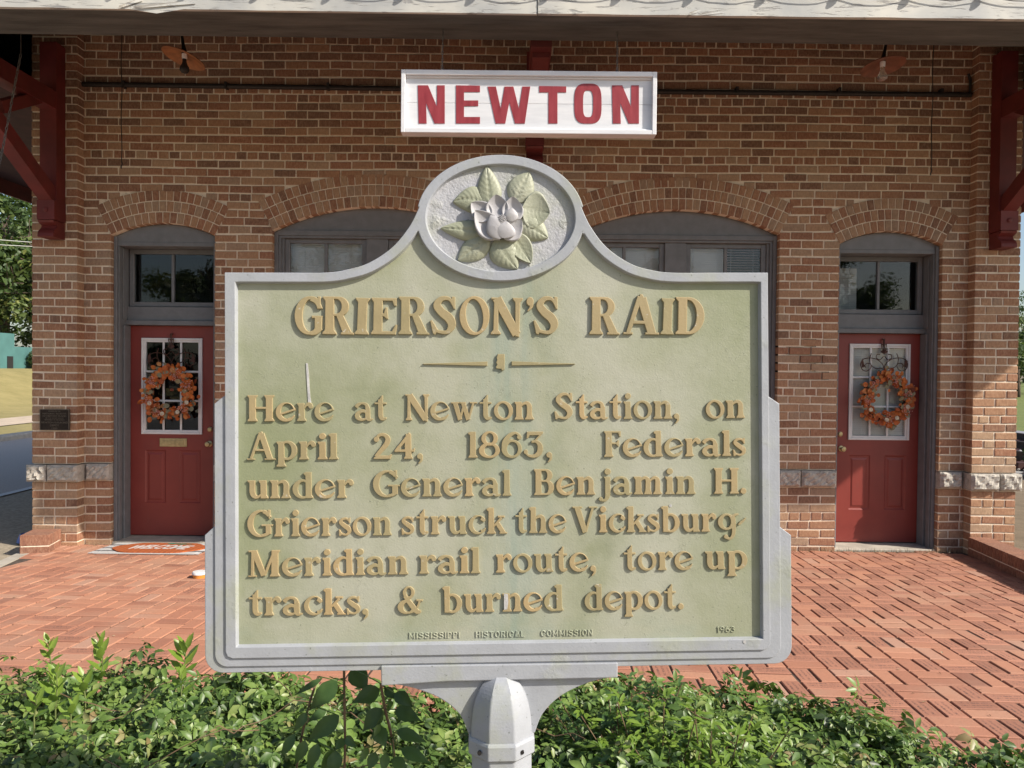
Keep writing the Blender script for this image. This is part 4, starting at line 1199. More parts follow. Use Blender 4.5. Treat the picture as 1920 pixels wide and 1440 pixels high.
def gold_mat():
    m, nt, bs = new_mat('gold_letter_paint')
    c = ramp(nt, noise(nt, 9, 6, 0.6), [(0.3, (0.26, 0.212, 0.112)), (0.5, (0.335, 0.268, 0.143)), (0.66, (0.395, 0.295, 0.155)), (0.8, (0.37, 0.325, 0.195))])
    c = mixc(nt, 0.45, c, ramp(nt, attr(nt), [(0.0, (0.27, 0.25, 0.135)), (0.5, (0.34, 0.27, 0.145)), (1.0, (0.44, 0.30, 0.145))]))
    c = mixc(nt, ramp(nt, noise(nt, 60, 5, 0.7), [(0.64, 0.0), (0.70, 0.75)]), c, (0.50, 0.47, 0.40))
    nt.links.new(c, bs.inputs['Base Color']); bs.inputs['Roughness'].default_value = 0.5
    bump(nt, bs, noise(nt, 180, 4, 0.6), 0.25, 0.0015)
    return m
GOLD = gold_mat()
CREST_FIELD = metal_paint('crest_field_paint', (0.44, 0.445, 0.475), (0.33, 0.345, 0.23), (0.36, 0.37, 0.32), 0.44, 0.8)
LEAF_CAST = metal_paint('cast_leaf_paint', (0.32, 0.335, 0.24), (0.38, 0.385, 0.31), (0.27, 0.30, 0.22), 0.45, 0.4)
PETAL_CAST = metal_paint('cast_petal_paint', (0.43, 0.42, 0.435), (0.37, 0.37, 0.33), (0.42, 0.41, 0.41), 0.6)
CHIP = simple('bare_silver_chip', (0.46, 0.455, 0.45), 0.45, 0.15, 60, 0.3)

RIM = 0.010          # rim stands this far proud of the panel
THICK = 0.030        # overall casting half behind the panel
# crest ellipse in marker units (from the photo's ring)
_l, _r = mk(781, 408, RIM), mk(1096, 408, RIM)
_t, _b = mk(938, 290, RIM), mk(938, 526, RIM)
EC = ((_l[0]+_r[0])/2, (_t[1]+_b[1])/2); ERX = (_r[0]-_l[0])/2; ERY = (_t[1]-_b[1])/2
BAND = 0.0165
def arc_pts(rx, ry, a0, a1, n=40):
    return [(EC[0] + rx*math.cos(R(a0+(a1-a0)*i/n)), EC[1] + ry*math.sin(R(a0+(a1-a0)*i/n))) for i in range(n+1)]

def dedupe(P, eps=0.0006):
    Q = []
    for p in P:
        if not Q or math.hypot(p[0]-Q[-1][0], p[1]-Q[-1][1]) > eps: Q.append(p)
    return Q

# front plate outline (clockwise from the lower left)
uL = mk(421, 512, RIM)[0]; uR = mk(1440, 512, RIM)[0]
vT = mk(930, 511, RIM)[1]
vB = mk(930, 1227, RIM)[1]
def shoulder(pts): return [mk(x, y, RIM) for x, y in pts]
sh_l = catmull([(uL + 0.0, vT)] + [(mk(x, 512, RIM)[0], vT) for x in (520, 610)] + shoulder([(652, 505), (693, 492), (736, 463), (768, 424), (786, 388)]), 8)
sh_r = catmull(shoulder([(1090, 388), (1107, 424), (1137, 463), (1180, 493), (1220, 506)]) + [(mk(x, 512, RIM)[0], vT) for x in (1262, 1345)] + [(uR, vT)], 8)
a_top = arc_pts(ERX, ERY, 170, 10, 48)
rad = 0.012
FRONT = dedupe([(uL, vT)] + sh_l[3:] + a_top + sh_r[:-3] + [(uR, vT)]
        + [(uR, vB + rad), (uR - rad*0.3, vB + rad*0.3), (uR - rad, vB), (uL + rad, vB), (uL + rad*0.3, vB + rad*0.3), (uL, vB + rad)])
def layer(x0, y0a, y0b, xi, x1, xr, yb, rr):
    """stepped backing plate: chamfer from (xi,y0a) to (x0,y0b) on the left, mirrored on the right"""
    a = mk(xi, y0a); b = mk(x0, y0b); c = mk(xr, y0a); d = mk(x1, y0b)
    v = mk(930, yb)[1]
    q = [(b[0] + rr - rr*math.cos(R(t)), v + rr - rr*math.sin(R(t))) for t in range(0, 91, 15)]
    p = [(d[0] - rr + rr*math.cos(R(t)), v + rr - rr*math.sin(R(t))) for t in range(90, -1, -15)]
    i0, i1, iv = uL + 0.005, uR - 0.005, vB + 0.005
    return [(i0, a[1]), a, b] + q + p + [d, c, (i1, c[1]), (i1, iv), (i0, iv)]
LAY2 = layer(404, 742, 757, 423, 1459, 1437, 1240, 0.022)
LAY3 = layer(385, 984, 1003, 406, 1482, 1457, 1252, 0.032)

# opening of the panel (inside the rim), and of the crest
def offset_in(P, d):
    out = []
    n = len(P)
    area = sum(P[i-1][0]*P[i][1] - P[i][0]*P[i-1][1] for i in range(n))
    sgn = 1 if area > 0 else -1
    for i in range(n):
        a, b, c = Vector(P[i-1]), Vector(P[i]), Vector(P[(i+1) % n])
        e1 = (b-a).normalized(); e2 = (c-b).normalized()
        n1 = Vector((-e1.y, e1.x)) * sgn; n2 = Vector((-e2.y, e2.x)) * sgn
        m = n1 + n2
        k = m.length
        if k < 0.3: out.append(b + n1*d); continue
        m = m / k
        out.append(b + m * (d / max(0.5, m.dot(n1))))
    return [(p.x, p.y) for p in out]
pL = mk(444, 535)[0]; pR = mk(1423, 535)[0]; pT = mk(930, 530)[1]; pB = mk(930, 1203)[1]
bw = BAND
def push(P, d):
    """offset an open path to its right-hand side"""
    out = []
    for i, p in enumerate(P):
        a, b = P[max(i-1, 0)], P[min(i+1, len(P)-1)]
        dx, dy = b[0]-a[0], b[1]-a[1]; l = math.hypot(dx, dy) or 1
        out.append((p[0] + dy/l*d, p[1] - dx/l*d))
    return out
il = push(sh_l[3:], bw); ir = push(sh_r[:-3], bw)
irx, iry = ERX - BAND, ERY - BAND
def outside_ring(p, k=1.0): return ((p[0]-EC[0])/(ERX*k))**2 + ((p[1]-EC[1])/(ERY*k))**2 > 1.0
il = [p for p in il if outside_ring(p)]; ir = [p for p in ir if outside_ring(p)]
aL = math.degrees(math.atan2((il[-1][1]-EC[1])/ERY, (il[-1][0]-EC[0])/ERX)) % 360
aR = math.degrees(math.atan2((ir[0][1]-EC[1])/ERY, (ir[0][0]-EC[0])/ERX))
if aR > 0: aR -= 360
OPEN = dedupe([(pL, pB), (pL, pT)] + [p for p in il if p[0] > pL + 0.004] + arc_pts(ERX, ERY, aL, aR + 360, 60)
              + [p for p in ir if p[0] < pR - 0.004] + [(pR, pT), (pR, pB)])
CREST_OPEN = ell(EC[0], EC[1], irx, iry, 0, 72)

# rim / frame: front plate with the two openings, sloped inner sides
def ring_plate(outer, holes, n_back, n_front, bev, draft):
    mb = MB()
    sc = 1000.0
    k = [[(x*sc, y*sc) for x, y in L] for L in [outer] + holes]
    V = []; E = []
    for c in k:
        n = len(V); V += [Vector(p) for p in c]; E += [(n+i, n+(i+1) % len(c)) for i in range(len(c))]
    vs, es, fs = delaunay_2d_cdt(V, E, [], 0, 1e-4)[:3]
    for f in fs:
        c = (sum(vs[i].x for i in f)/3, sum(vs[i].y for i in f)/3)
        if winding(c, k[0]) and not any(winding(c, h) for h in k[1:]):
            if (vs[f[1]]-vs[f[0]]).cross(vs[f[2]]-vs[f[0]]) < 0: f = f[::-1]
            mb.poly([(vs[i].x/sc, vs[i].y/sc, n_front) for i in f])
    for j, L in enumerate([outer] + holes):
        area = sum(L[i-1][0]*L[i][1] - L[i][0]*L[i-1][1] for i in range(len(L)))
        if (area > 0) == (j > 0): L = L[::-1]
        # outer must run counter-clockwise, holes clockwise
        B = L if draft == 0 else (offset_in(L, draft) if j > 0 else L)
        for i in range(len(L)):
            a, b = L[i-1], L[i]; a2, b2 = B[i-1], B[i]
            mb.poly([(a2[0], a2[1], n_back), (b2[0], b2[1], n_back), (b[0], b[1], n_front), (a[0], a[1], n_front)])
    return mb
def plate(outer, n0, n1): 
    mb = ring_plate(outer, [], n0, n1, 0, 0)
    front = [f for f in mb.f if len(f) == 3]
    for f in front: mb.poly([(mb.v[i][0], mb.v[i][1], n0) for i in f[::-1]])
    return mb
def soft(o, w, seg=2, ang=40):
    bm = bmesh.new(); bm.from_mesh(o.data)
    bmesh.ops.remove_doubles(bm, verts=bm.verts, dist=0.00008)
    bmesh.ops.dissolve_limit(bm, angle_limit=R(0.5), verts=bm.verts, edges=bm.edges)
    bmesh.ops.recalc_face_normals(bm, faces=bm.faces)
    bm.to_mesh(o.data); bm.free()
    if w:
        b = o.modifiers.new('bevel', 'BEVEL'); b.width = w; b.segments = seg; b.limit_method = 'ANGLE'; b.angle_limit = R(ang)
    return o
frame = mk_obj(ring_plate(FRONT, [OPEN, CREST_OPEN], -0.006, RIM, 0, 0.0035), 'frame', SILVER)
soft(frame, 0.0012)
back2 = mk_obj(plate(LAY2, -0.024, RIM - 0.0035), 'stepped_border', SILVER); soft(back2, 0.0012)
back3 = mk_obj(plate(LAY3, -0.028, RIM - 0.0065), 'stepped_border', SILVER); soft(back3, 0.0012)
# the panel itself lies in the opening: a slab cut to the front outline, behind the rim
slab = offset_in(FRONT, 0.003)
panel = mk_obj(plate(slab, -0.022, 0.0), 'panel', SAGE)
field = mk_obj(plate(ell(EC[0], EC[1], irx + 0.004, iry + 0.004, 0, 72), -0.004, 0.0012), 'crest_field', CREST_FIELD)

# --- magnolia
def crest(px, py, n=0.0):
    """pixel of the enlarged crest study (x 5.333 at 760, 270)"""
    return mk(760 + px/5.3333, 270 + py/5.3333, n)
def relief_leaf(mb, base, tip, width, h0=0.003, h1=0.007, bend=0.0, cup=0.0, ribs=7, nl=26, nw=14, tipw=0.0, fat=0.5, roll=0.0, ridge=1.0):
    b = Vector(crest(*base)); t = Vector(crest(*tip)); d = t - b; L = d.length; d.normalize(); nrm = Vector((-d.y, d.x))
    W = width*1.15/5.3333/1028*0.5
    grid = []
    for i in range(nl + 1):
        s = i / nl
        prof = (math.sin(math.pi * s**fat) ** 0.75 if 0 < s < 1 else 0.0)
        prof = max(prof, 0.12 * (1 - s), tipw * (s if s < 0.72 else 0.72 * math.sqrt(max(0.0, 1 - ((s - 0.72)/0.28)**2))) * (1.35 if cup else 1))
        row = []
        for j in range(nw + 1):
            q = -1 + 2*j/nw
            w = q * W * prof
            c = b + d * (s * L) + nrm * (w + bend * math.sin(math.pi*s))
            dome = (1 - q*q)
            hh = h0 + (h1 - h0) * (0.35 + 0.65*math.sin(math.pi*min(1, s*0.9+0.08))) * (dome**0.6 if cup == 0 else 1)
            if cup: hh = h0 + (h1-h0) * (1 - cup * (1 - abs(q)**2.2) * math.sin(math.pi*min(1, s*0.95))) * (1 if abs(q) < 0.999 else 0.97)
            hh += roll * q * math.sin(math.pi*s)
            if ribs:
                hh -= 0.0016 * math.exp(-(q/0.10)**2) * ridge
                ph = (s - 0.30*abs(q)) * ribs * 2 * math.pi
                hh += 0.0007 * math.sin(ph) * (abs(q) > 0.08) * (1 - abs(q)**4) * min(1, 4*(1-s)) * ridge
            row.append((c.x, c.y, max(hh, 0.001)))
        grid.append(row)
    vs = [p for r in grid for p in r]; fs = []
    m = nw + 1
    for i in range(nl):
        for j in range(nw): fs.append((i*m+j, i*m+j+1, (i+1)*m+j+1, (i+1)*m+j)[::-1])
    # skirt down to the field so that the relief is solid
    rim = [i*m for i in range(nl+1)] + [nl*m+j for j in range(1, nw+1)] + [i*m+nw for i in range(nl-1, -1, -1)]
    k = len(vs); vs += [(vs[i][0], vs[i][1], 0.0) for i in rim]
    for i in range(len(rim)-1): fs.append((rim[i], rim[i+1], k+i+1, k+i)[::-1])
    mb.mesh(vs, fs)
FL = 1.0
leaves = [dict(base=(850, 600), tip=(812, 222), width=215, h1=0.009, fat=0.55),
          dict(base=(1085, 590), tip=(1240, 285), width=235, h1=0.009, tipw=0.3, fat=0.8),
          dict(base=(1170, 650), tip=(1440, 700), width=330, h1=0.010, cup=0.6, fat=0.8, ridge=0.6),
          dict(base=(1140, 770), tip=(1425, 945), width=215, h1=0.010, fat=0.85, tipw=0.15),
          dict(base=(1070, 900), tip=(1255, 1195), width=190, h1=0.009, cup=0.45, fat=0.8, ridge=0.7),
          dict(base=(915, 940), tip=(1120, 1255), width=260, h1=0.011, fat=0.75, bend=-0.004),
          dict(base=(840, 950), tip=(525, 1165), width=215, h1=0.009, fat=0.8, tipw=0.3),
          dict(base=(760, 880), tip=(352, 845), width=185, h1=0.010, fat=0.55, roll=0.001),
          dict(base=(790, 600), tip=(478, 582), width=240, h1=0.008, fat=0.6, bend=-0.006)]
for L in leaves:
    mb = MB(); relief_leaf(mb, **L)
    mk_obj(mb, 'magnolia_leaf', LEAF_CAST, smooth=True)
petals = [dict(base=(850, 770), tip=(662, 605), width=190, h0=0.008, h1=0.0165, cup=0.75, tipw=0.35),
          dict(base=(925, 770), tip=(910, 528), width=205, h0=0.008, h1=0.018, cup=0.75, tipw=0.45),
          dict(base=(1065, 800), tip=(1075, 548), width=190, h0=0.008, h1=0.0175, cup=0.75, tipw=0.45),
          dict(base=(930, 955), tip=(700, 690), width=215, h0=0.008, h1=0.021, cup=0.55),
          dict(base=(985, 960), tip=(1155, 775), width=190, h0=0.009, h1=0.0205, cup=0.35),
          dict(base=(955, 968), tip=(850, 740), width=170, h0=0.010, h1=0.0225, cup=-0.25),
          dict(base=(975, 965), tip=(1010, 800), width=190, h0=0.011, h1=0.0235, cup=-0.25),
          dict(base=(1050, 800), tip=(1062, 665), width=120, h0=0.012, h1=0.0215, cup=-0.3)]
for L in petals:
    mb = MB(); relief_leaf(mb, ribs=0, fat=0.8, nl=20, nw=12, **L)
    mk_obj(mb, 'magnolia_petal', PETAL_CAST, smooth=True)
mb = MB()
for k in range(46):
    a = k * 2.39996; r = 62 * math.sqrt(k / 46)
    u, v = crest(962 + r*0.75*math.cos(a), 792 + r*math.sin(a))
    n0 = 0.0215 + 0.003*(1 - (r/62)**2)
    vs = []; fs = []
    for i, (rr, hh) in enumerate(((0.0014, -0.003), (0.0014, 0.0), (0.0008, 0.0012))):
        for q in range(6): vs.append((u + rr*math.cos(q*1.047), v + rr*math.sin(q*1.047), n0 + hh))
    for i in range(2):
        for q in range(6): fs.append((i*6+q, i*6+(q+1) % 6, i*6+6+(q+1) % 6, i*6+6+q))
    fs.append(tuple(range(12, 18)))
    mb.mesh(vs, fs)
mk_obj(mb, 'magnolia_stamens', PETAL_CAST, smooth=True)

# --- lettering: word by word, between the ends seen on the casting
def word(mb, txt, x0, y0, x1, y1, cap, depth, pre='', bevel=1.6, gap=3.5, tall=1.0, real=None):
    a = Vector(mk(x0, y0)); b = Vector(mk(x1, y1)); d = (b - a); L = d.length; d.normalize(); n = Vector((-d.y, d.x))
    adv = sum(G[pre + c][0] for c in txt) + gap * (len(txt) - 1)
    kx = L / adv; ky = cap / 1028.0 / 100
    x = 0.0
    for c in txt:
        dd = depth / ky
        vs, fs = loops_to_mesh(loops_of(pre + c), dd, min(bevel, dd*0.45))
        vs2 = []
        for vx, vy, vz in vs:
            p = a + d * ((x + vx) * kx) + n * (vy * ky * tall)
            vs2.append((p.x, p.y, vz * ky - 0.0003))
        mb.mesh(vs2, fs, 0, min(1, max(0, random.gauss(0.45, 0.25))))
        x += G[pre + c][0] + gap
def lines(name, label, words, cap, depth, pre='', bevel=1.6, mat=None):
    for w in words:
        mb = MB(); word(mb, *w, cap, depth, pre, bevel)
        o = mk_obj(mb, name, mat or GOLD)
        o['label'] = label
head = MB()
for c, x0, x1 in (('G', 552, 605), ('R', 605, 664), ('I', 665, 691), ('E', 695, 745), ('R', 747, 805), ('S', 806, 858), ('O', 860, 918), ('N', 919, 977),
                  ("'", 982, 997), ('S', 999, 1049), ('R', 1104, 1161), ('A', 1167, 1234), ('I', 1237, 1261), ('D', 1265, 1320)):
    word(head, c, x0, 627, x1, 628, 70.5, 0.0052, 'T', 1.7)
    if x0 in (999, 1265):
        tt = mk_obj(head, 'title_word', GOLD); tt['label'] = 'large raised gold word of the heading in serif capitals'; head = MB()
lines('text_word', 'raised gold word in the first line of the text', [('Here', 464, 790, 627, 789), ('at', 665, 788.5, 727, 788), ('Newton', 759, 788, 1001, 786.5), ('Station,', 1038, 786, 1274, 785), ('on', 1322, 784.5, 1396, 783.5)], 48.5, 0.0042)
lines('text_word', 'raised gold word in the second line of the text', [('April', 464, 862, 635, 861), ('24,', 699, 860.5, 794, 860), ('1863,', 877, 858, 1036, 857.5), ('Federals', 1131, 856.5, 1398, 854.5)], 48.5, 0.0042)
lines('text_word', 'raised gold word in the third line of the text', [('under', 464, 934.5, 664, 933), ('General', 699, 931.5, 959, 929), ('Ben', 1000, 928, 1116, 927), ('jamin', 1126, 927, 1304, 926), ('H.', 1337, 925.5, 1399, 925)], 48.5, 0.0042)
lines('text_word', 'raised gold word in the fourth line of the text', [('Grierson', 464, 1006, 735, 1003), ('struck', 751, 1002, 949, 1000), ('the', 965, 999, 1062, 998.5), ('Vicksburg', 1073, 998, 1380, 996), ('-', 1381, 981, 1399, 980)], 48.5, 0.0042)
lines('text_word', 'raised gold word in the fifth line of the text', [('Meridian', 466, 1081, 766, 1076), ('rail', 785, 1075, 901, 1074), ('route,', 929, 1073, 1118, 1070), ('tore', 1168, 1069, 1299, 1067.5), ('up', 1320, 1067, 1401, 1066)], 48.5, 0.0042)
lines('text_word', 'raised gold word in the last line of the text', [('tracks,', 466, 1153.5, 692, 1151), ('&', 745, 1149.5, 794, 1149), ('burned', 829, 1148, 1057, 1144), ('depot.', 1095, 1143.5, 1282, 1141)], 48.5, 0.0042)
lines('small_word', 'small raised green word in block capitals above the lower rim', [('MISSISSIPPI', 766, 1197.5, 863, 1196), ('HISTORICAL', 891, 1195.5, 984, 1194), ('COMMISSION', 1013, 1193, 1112, 1191.5), ('1963', 1343, 1186, 1378, 1185)], 11.5, 0.0020, 'S', 8.0, SAGE)
# tapered rules and the little state outline under the heading
mb = MB()
def taper(x0, y0, w0, x1, y1, w1):
    P = [mk(x0, y0 - w0/2), mk(x0, y0 + w0/2), mk(x1, y1 + w1/2), mk(x1, y1 - w1/2)]
    f = offset_in(P, 0.0006)
    vs = [(u, v, -0.0003) for u, v in P] + [(u, v, 0.0035) for u, v in f]
    mb.mesh(vs, [(4,5,6,7), (0,1,5,4), (1,2,6,5), (2,3,7,6), (3,0,4,7)])
taper(793, 682.5, 1.5, 914, 682, 8.5)
mk_obj(mb, 'rule', GOLD); mb = MB()
taper(959, 681.5, 8.5, 1078, 682.5, 1.5)
mk_obj(mb, 'rule', GOLD)
st = [(933, 664), (946, 664), (946.5, 676), (946, 690), (946, 693.5), (942, 694.5), (940.5, 696), (940, 692), (930, 691), (929.5, 688), (932, 684), (930, 680), (932, 675), (931, 671)]
mb = plate([mk(*p) for p in st], -0.0003, 0.004)
soft(mk_obj(mb, 'state_emblem', GOLD), 0.0007)
# bird-lime streak and bare chips
mb = MB()
P = [(574, 681), (577, 681), (579, 700), (580.5, 725), (582, 745), (585, 762), (582, 768), (578, 764), (577.5, 745), (575.5, 712)]
mb = plate([mk(*p) for p in P], 0.0, 0.0012)
mk_obj(mb, 'white_streak', CHIP)
mb = plate(ell(*mk(1257, 948), 0.0027, 0.0027, 0, 14), 0.0, 0.0009)
mk_obj(mb, 'paint_spot', CHIP)
mb = plate(ell(*mk(1396, 1203, RIM), 0.0030, 0.0034, 0, 14), RIM - 0.003, RIM + 0.0008)
mk_obj(mb, 'paint_spot', CHIP)
mb = plate([mk(x, y) for x, y in ((945, 1112), (952, 1113), (953, 1128), (951, 1141), (945, 1142))], 0.0037, 0.0045)
mk_obj(mb, 'paint_spot', CHIP)

# --- foot of the plate, bracket and post
def uvp(px, py): return mk(px, py)
tab = [uvp(715, 1246), uvp(1157, 1240), uvp(1157, 1268), uvp(1030, 1271), uvp(836, 1275), uvp(716, 1283)]
soft(mk_obj(plate(tab[::-1], -0.030, RIM - 0.002), 'foot_bar', SILVER), 0.002)
arc = catmull([uvp(732, 1284), uvp(775, 1292), uvp(826, 1312), uvp(862, 1342), uvp(880, 1382)], 6)
arc2 = catmull([uvp(1003, 1376), uvp(1018, 1340), uvp(1050, 1308), uvp(1095, 1285), uvp(1146, 1270)], 6)
br = arc + arc2 + [uvp(1130, 1262), uvp(750, 1272)]
soft(mk_obj(plate(br, -0.034, -0.004), 'bracket', SILVER), 0.0015)
PU = mk(940, 1330)[0]; v_tip = mk(937, 1261)[1]; v_col = mk(940, 1378)[1]; v_col2 = mk(940, 1408)[1]
PR = 0.0595; PN = -0.012
def octo(prof, n=8):
    vs = []; fs = []
    for r, v, in prof:
        for k in range(n):
            q = R(22.5 + 45*k)
            vs.append((PU + r*math.cos(q), v, PN + r*math.sin(q)))
    for i in range(len(prof)-1):
        for k in range(n): fs.append((i*n+k, i*n+(k+1) % n, (i+1)*n+(k+1) % n, (i+1)*n+k)[::-1])
    fs.append(tuple(range(n))); fs.append(tuple(range((len(prof)-1)*n, len(prof)*n))[::-1])
    return vs, fs
H = v_tip - v_col
prof = [(PR, v_col - 0.004)] + [(PR * math.cos(math.asin(min(1, s))) ** (0.5 + 0.42*s) if s < 1 else 0.004, v_col + H*s) for s in [0.0] + [0.06*i for i in range(1, 13)] + [0.77, 0.81, 0.85, 0.885, 0.92, 0.945, 0.965, 0.98, 0.992, 1.0]]
mb = MB(); mb.mesh(*octo(prof[::-1]))
soft(mk_obj(mb, 'post_cap', SILVER), 0.0022)
mb = MB(); e = 0.004
mb.mesh(*octo([(PR + 0.002, v_col + 0.003), (PR + e + 0.001, v_col - 0.002), (PR + e + 0.001, v_col2 + 0.004), (PR + 0.002, v_col2)]))
col = soft(mk_obj(mb, 'collar', SILVER), 0.002)
for sx in (-0.04, 0.036):
    mb = MB()
    for k in range(1):
        vs = []; fs = []
        for i in range(8):
            q = i*math.pi/4
            vs.append((PU + sx + 0.0035*math.cos(q), (v_col+v_col2)/2 + 0.0035*math.sin(q), PN + PR + 0.0035 - 0.017))
        mb.mesh(vs + [(a, b, c + 0.006) for a, b, c in vs], [tuple(range(8, 16))] + [(i, (i+1) % 8, 8+(i+1) % 8, 8+i) for i in range(8)])
    mk_obj(mb, 'set_screw', IRON)
mb = MB()
mb.mesh(*octo([(PR - 0.001, v_col2 + 0.002), (PR - 0.001, v_col2 - 0.03), (PR - 0.003, v_col2 - 0.034), (PR - 0.003, -MK_V0 - 0.1)]))
soft(mk_obj(mb, 'post', SILVER), 0.002)
# ---------------------------------------------------------------- things on and about the depot
def chain(mb, a, b, sag=0.0, link=0.028, r=0.0024, wd=0.009):
    a, b = Vector(a), Vector(b); n = max(2, int((b-a).length / (link*0.72)))
    for i in range(n):
        t0, t1 = i/n, (i+1)/n
        p = a.lerp(b, t0) - Vector((0,0,sag*4*t0*(1-t0))); q = a.lerp(b, t1) - Vector((0,0,sag*4*t1*(1-t1)))
        d = (q-p).normalized(); c = (p+q)/2
        s = d.cross(Vector((0,1,0.1)))
        s = s.normalized() if s.length > 1e-3 else Vector((1,0,0))
        if i % 2: s = d.cross(s)
        pts = []
        for k in range(9):
            w = 2*math.pi*k/8
            pts.append(c + d*(link/2*math.cos(w)) + s*(wd/2*math.sin(w)))
        mb.tube(pts, r, 5, caps=False)

def text_mesh(txt, height, width, depth, bold=0.0):
    """built-in lettering as a thin solid, scaled to a given size, centred"""
    cu = bpy.data.curves.new('tmp', 'FONT'); cu.body = txt; cu.size = 1; cu.offset = bold; cu.extrude = 0.02; cu.align_x = 'CENTER'
    o = bpy.data.objects.new('tmp', cu); COL.objects.link(o)
    me = bpy.data.meshes.new_from_object(o.evaluated_get(bpy.context.evaluated_depsgraph_get()))
    vs = [v.co.copy() for v in me.vertices]; fs = [tuple(p.vertices) for p in me.polygons]
    bpy.data.objects.remove(o); bpy.data.curves.remove(cu); bpy.data.meshes.remove(me)
    x0 = min(v.x for v in vs); x1 = max(v.x for v in vs); y0 = min(v.y for v in vs); y1 = max(v.y for v in vs)
    return [((v.x-(x0+x1)/2)*width/(x1-x0), (v.y-y0)*height/(y1-y0), (v.z+0.02)/0.04*depth) for v in vs], fs

# --- station name sign
SY = 5.50
s0, s1 = at(750.5, 130, SY), at(1232, 134, SY)
sb0, sb1 = at(753, 249, SY), at(1231, 251, SY)
sx0, sx1 = (s0.x+sb0.x)/2, (s1.x+sb1.x)/2
sz1, sz0 = (s0.z+s1.z)/2, (sb0.z+sb1.z)/2
def sign_white():
    m, nt, bs = new_mat('sign_white_paint')
    f = noise(nt, 5, 6, 0.6, coords(nt, (0.5, 1, 3)))
    c = ramp(nt, f, [(0.3, (0.62,0.63,0.66)), (0.7, (0.78,0.78,0.80))])
    nt.links.new(c, bs.inputs['Base Color']); bs.inputs['Roughness'].default_value = 0.38
    bump(nt, bs, noise(nt, 20, 4, 0.6, coords(nt, (0.3, 1, 4))), 0.12, 0.003)
    return m
SIGNW = sign_white()
def sign_red():
    m, nt, bs = new_mat('sign_red_paint')
    f = noise(nt, 9, 6, 0.65, coords(nt, (3, 1, 0.6)))
    nt.links.new(ramp(nt, f, [(0.3, (0.22,0.02,0.028)), (0.7, (0.33,0.045,0.055))]), bs.inputs['Base Color']); bs.inputs['Roughness'].default_value = 0.45
    return m
SIGNR = sign_red()
sign = empty('station_sign', ((sx0+sx1)/2, SY+0.05, sz0), 'long white framed sign reading NEWTON in red, hung from the eaves', 'sign')
mb = MB(); rect_frame(mb, sx0, sx1, sz0, sz1, SY, SY+0.10, 0.030, 0.032, 0.036)
mb.box(sx0+0.030, sx1-0.030, SY+0.020, SY+0.032, sz0+0.032, sz0+0.045); mb.box(sx0+0.030, sx1-0.030, SY+0.020, SY+0.032, sz1-0.049, sz1-0.036)
adopt(mb.build('frame', SIGNW, bevel=0.003), sign)
mb = MB(); zm = at(990, 195, SY+0.04).z
mb.box(sx0+0.028, sx1-0.028, SY+0.034, SY+0.07, sz0+0.03, zm-0.0008); mb.box(sx0+0.028, sx1-0.028, SY+0.034, SY+0.07, zm+0.0008, sz1-0.03)
adopt(mb.build('board', SIGNW, bevel=0.0012), sign)
def sgn(x, y): 
    p = at(640 + x/3, y/3, SY+0.032); return (p.x, p.z)
NN = lambda dx: [(430+dx,480),(488+dx,480),(538+dx,600),(538+dx,480),(582+dx,480),(582+dx,695),(524+dx,695),(477+dx,580),(480+dx,695),(435+dx,695)]
def squircle(cx, cy, rx, ry, p=3.4, n=44):
    out = []
    for k in range(n):
        q = 2*math.pi*k/n; c, s = math.cos(q), math.sin(q)
        out.append((cx + rx*math.copysign(abs(c)**(2/p), c), cy + ry*math.copysign(abs(s)**(2/p), s)))
    return out
LET = [([NN(0)]), ([[(645,480),(780,482),(780,518),(690,518),(690,565),(770,565),(770,597),(690,598),(690,658),(780,658),(780,695),(645,695)]]),
       ([[(823,487),(870,487),(897,612),(918,487),(968,487),(999,612),(1018,487),(1063,487),(1032,695),(977,695),(945,575),(922,695),(868,695)]]),
       ([[(1113,484),(1265,486),(1265,520),(1216,520),(1216,695),(1165,695),(1165,520),(1113,520)]]),
       ([squircle(1387, 583, 77, 113), squircle(1388, 584, 28, 75)]), ([NN(1092)])]
for L in LET:
    mb = MB()
    k = [[(a*1000, b*1000) for a, b in (sgn(*p) for p in lp)] for lp in L]
    vs, fs = loops_to_mesh(k, 3.0, 0.3, 1)
    mb.mesh([(v[0]/1000, SY+0.0335-v[2]/1000, v[1]/1000) for v in vs], fs)
    adopt(mb.build('letter', SIGNR), sign)
for px in (829, 1157):
    p = at(px, 131, SY+0.04); top = at(px+2, 34, 5.55)
    mb = MB(); chain(mb, (p.x, SY+0.04, sz1+0.02), (p.x+0.002, SY+0.06, 4.165), 0, 0.034, 0.0024, 0.011)
    mb.tube([(p.x + 0.012*math.cos(q*0.785), SY+0.04, sz1+0.010+0.012*math.sin(q*0.785)) for q in range(9)], 0.0025, 5, caps=False)
    adopt(mb.build('hanging_chain', CHAIN), sign)

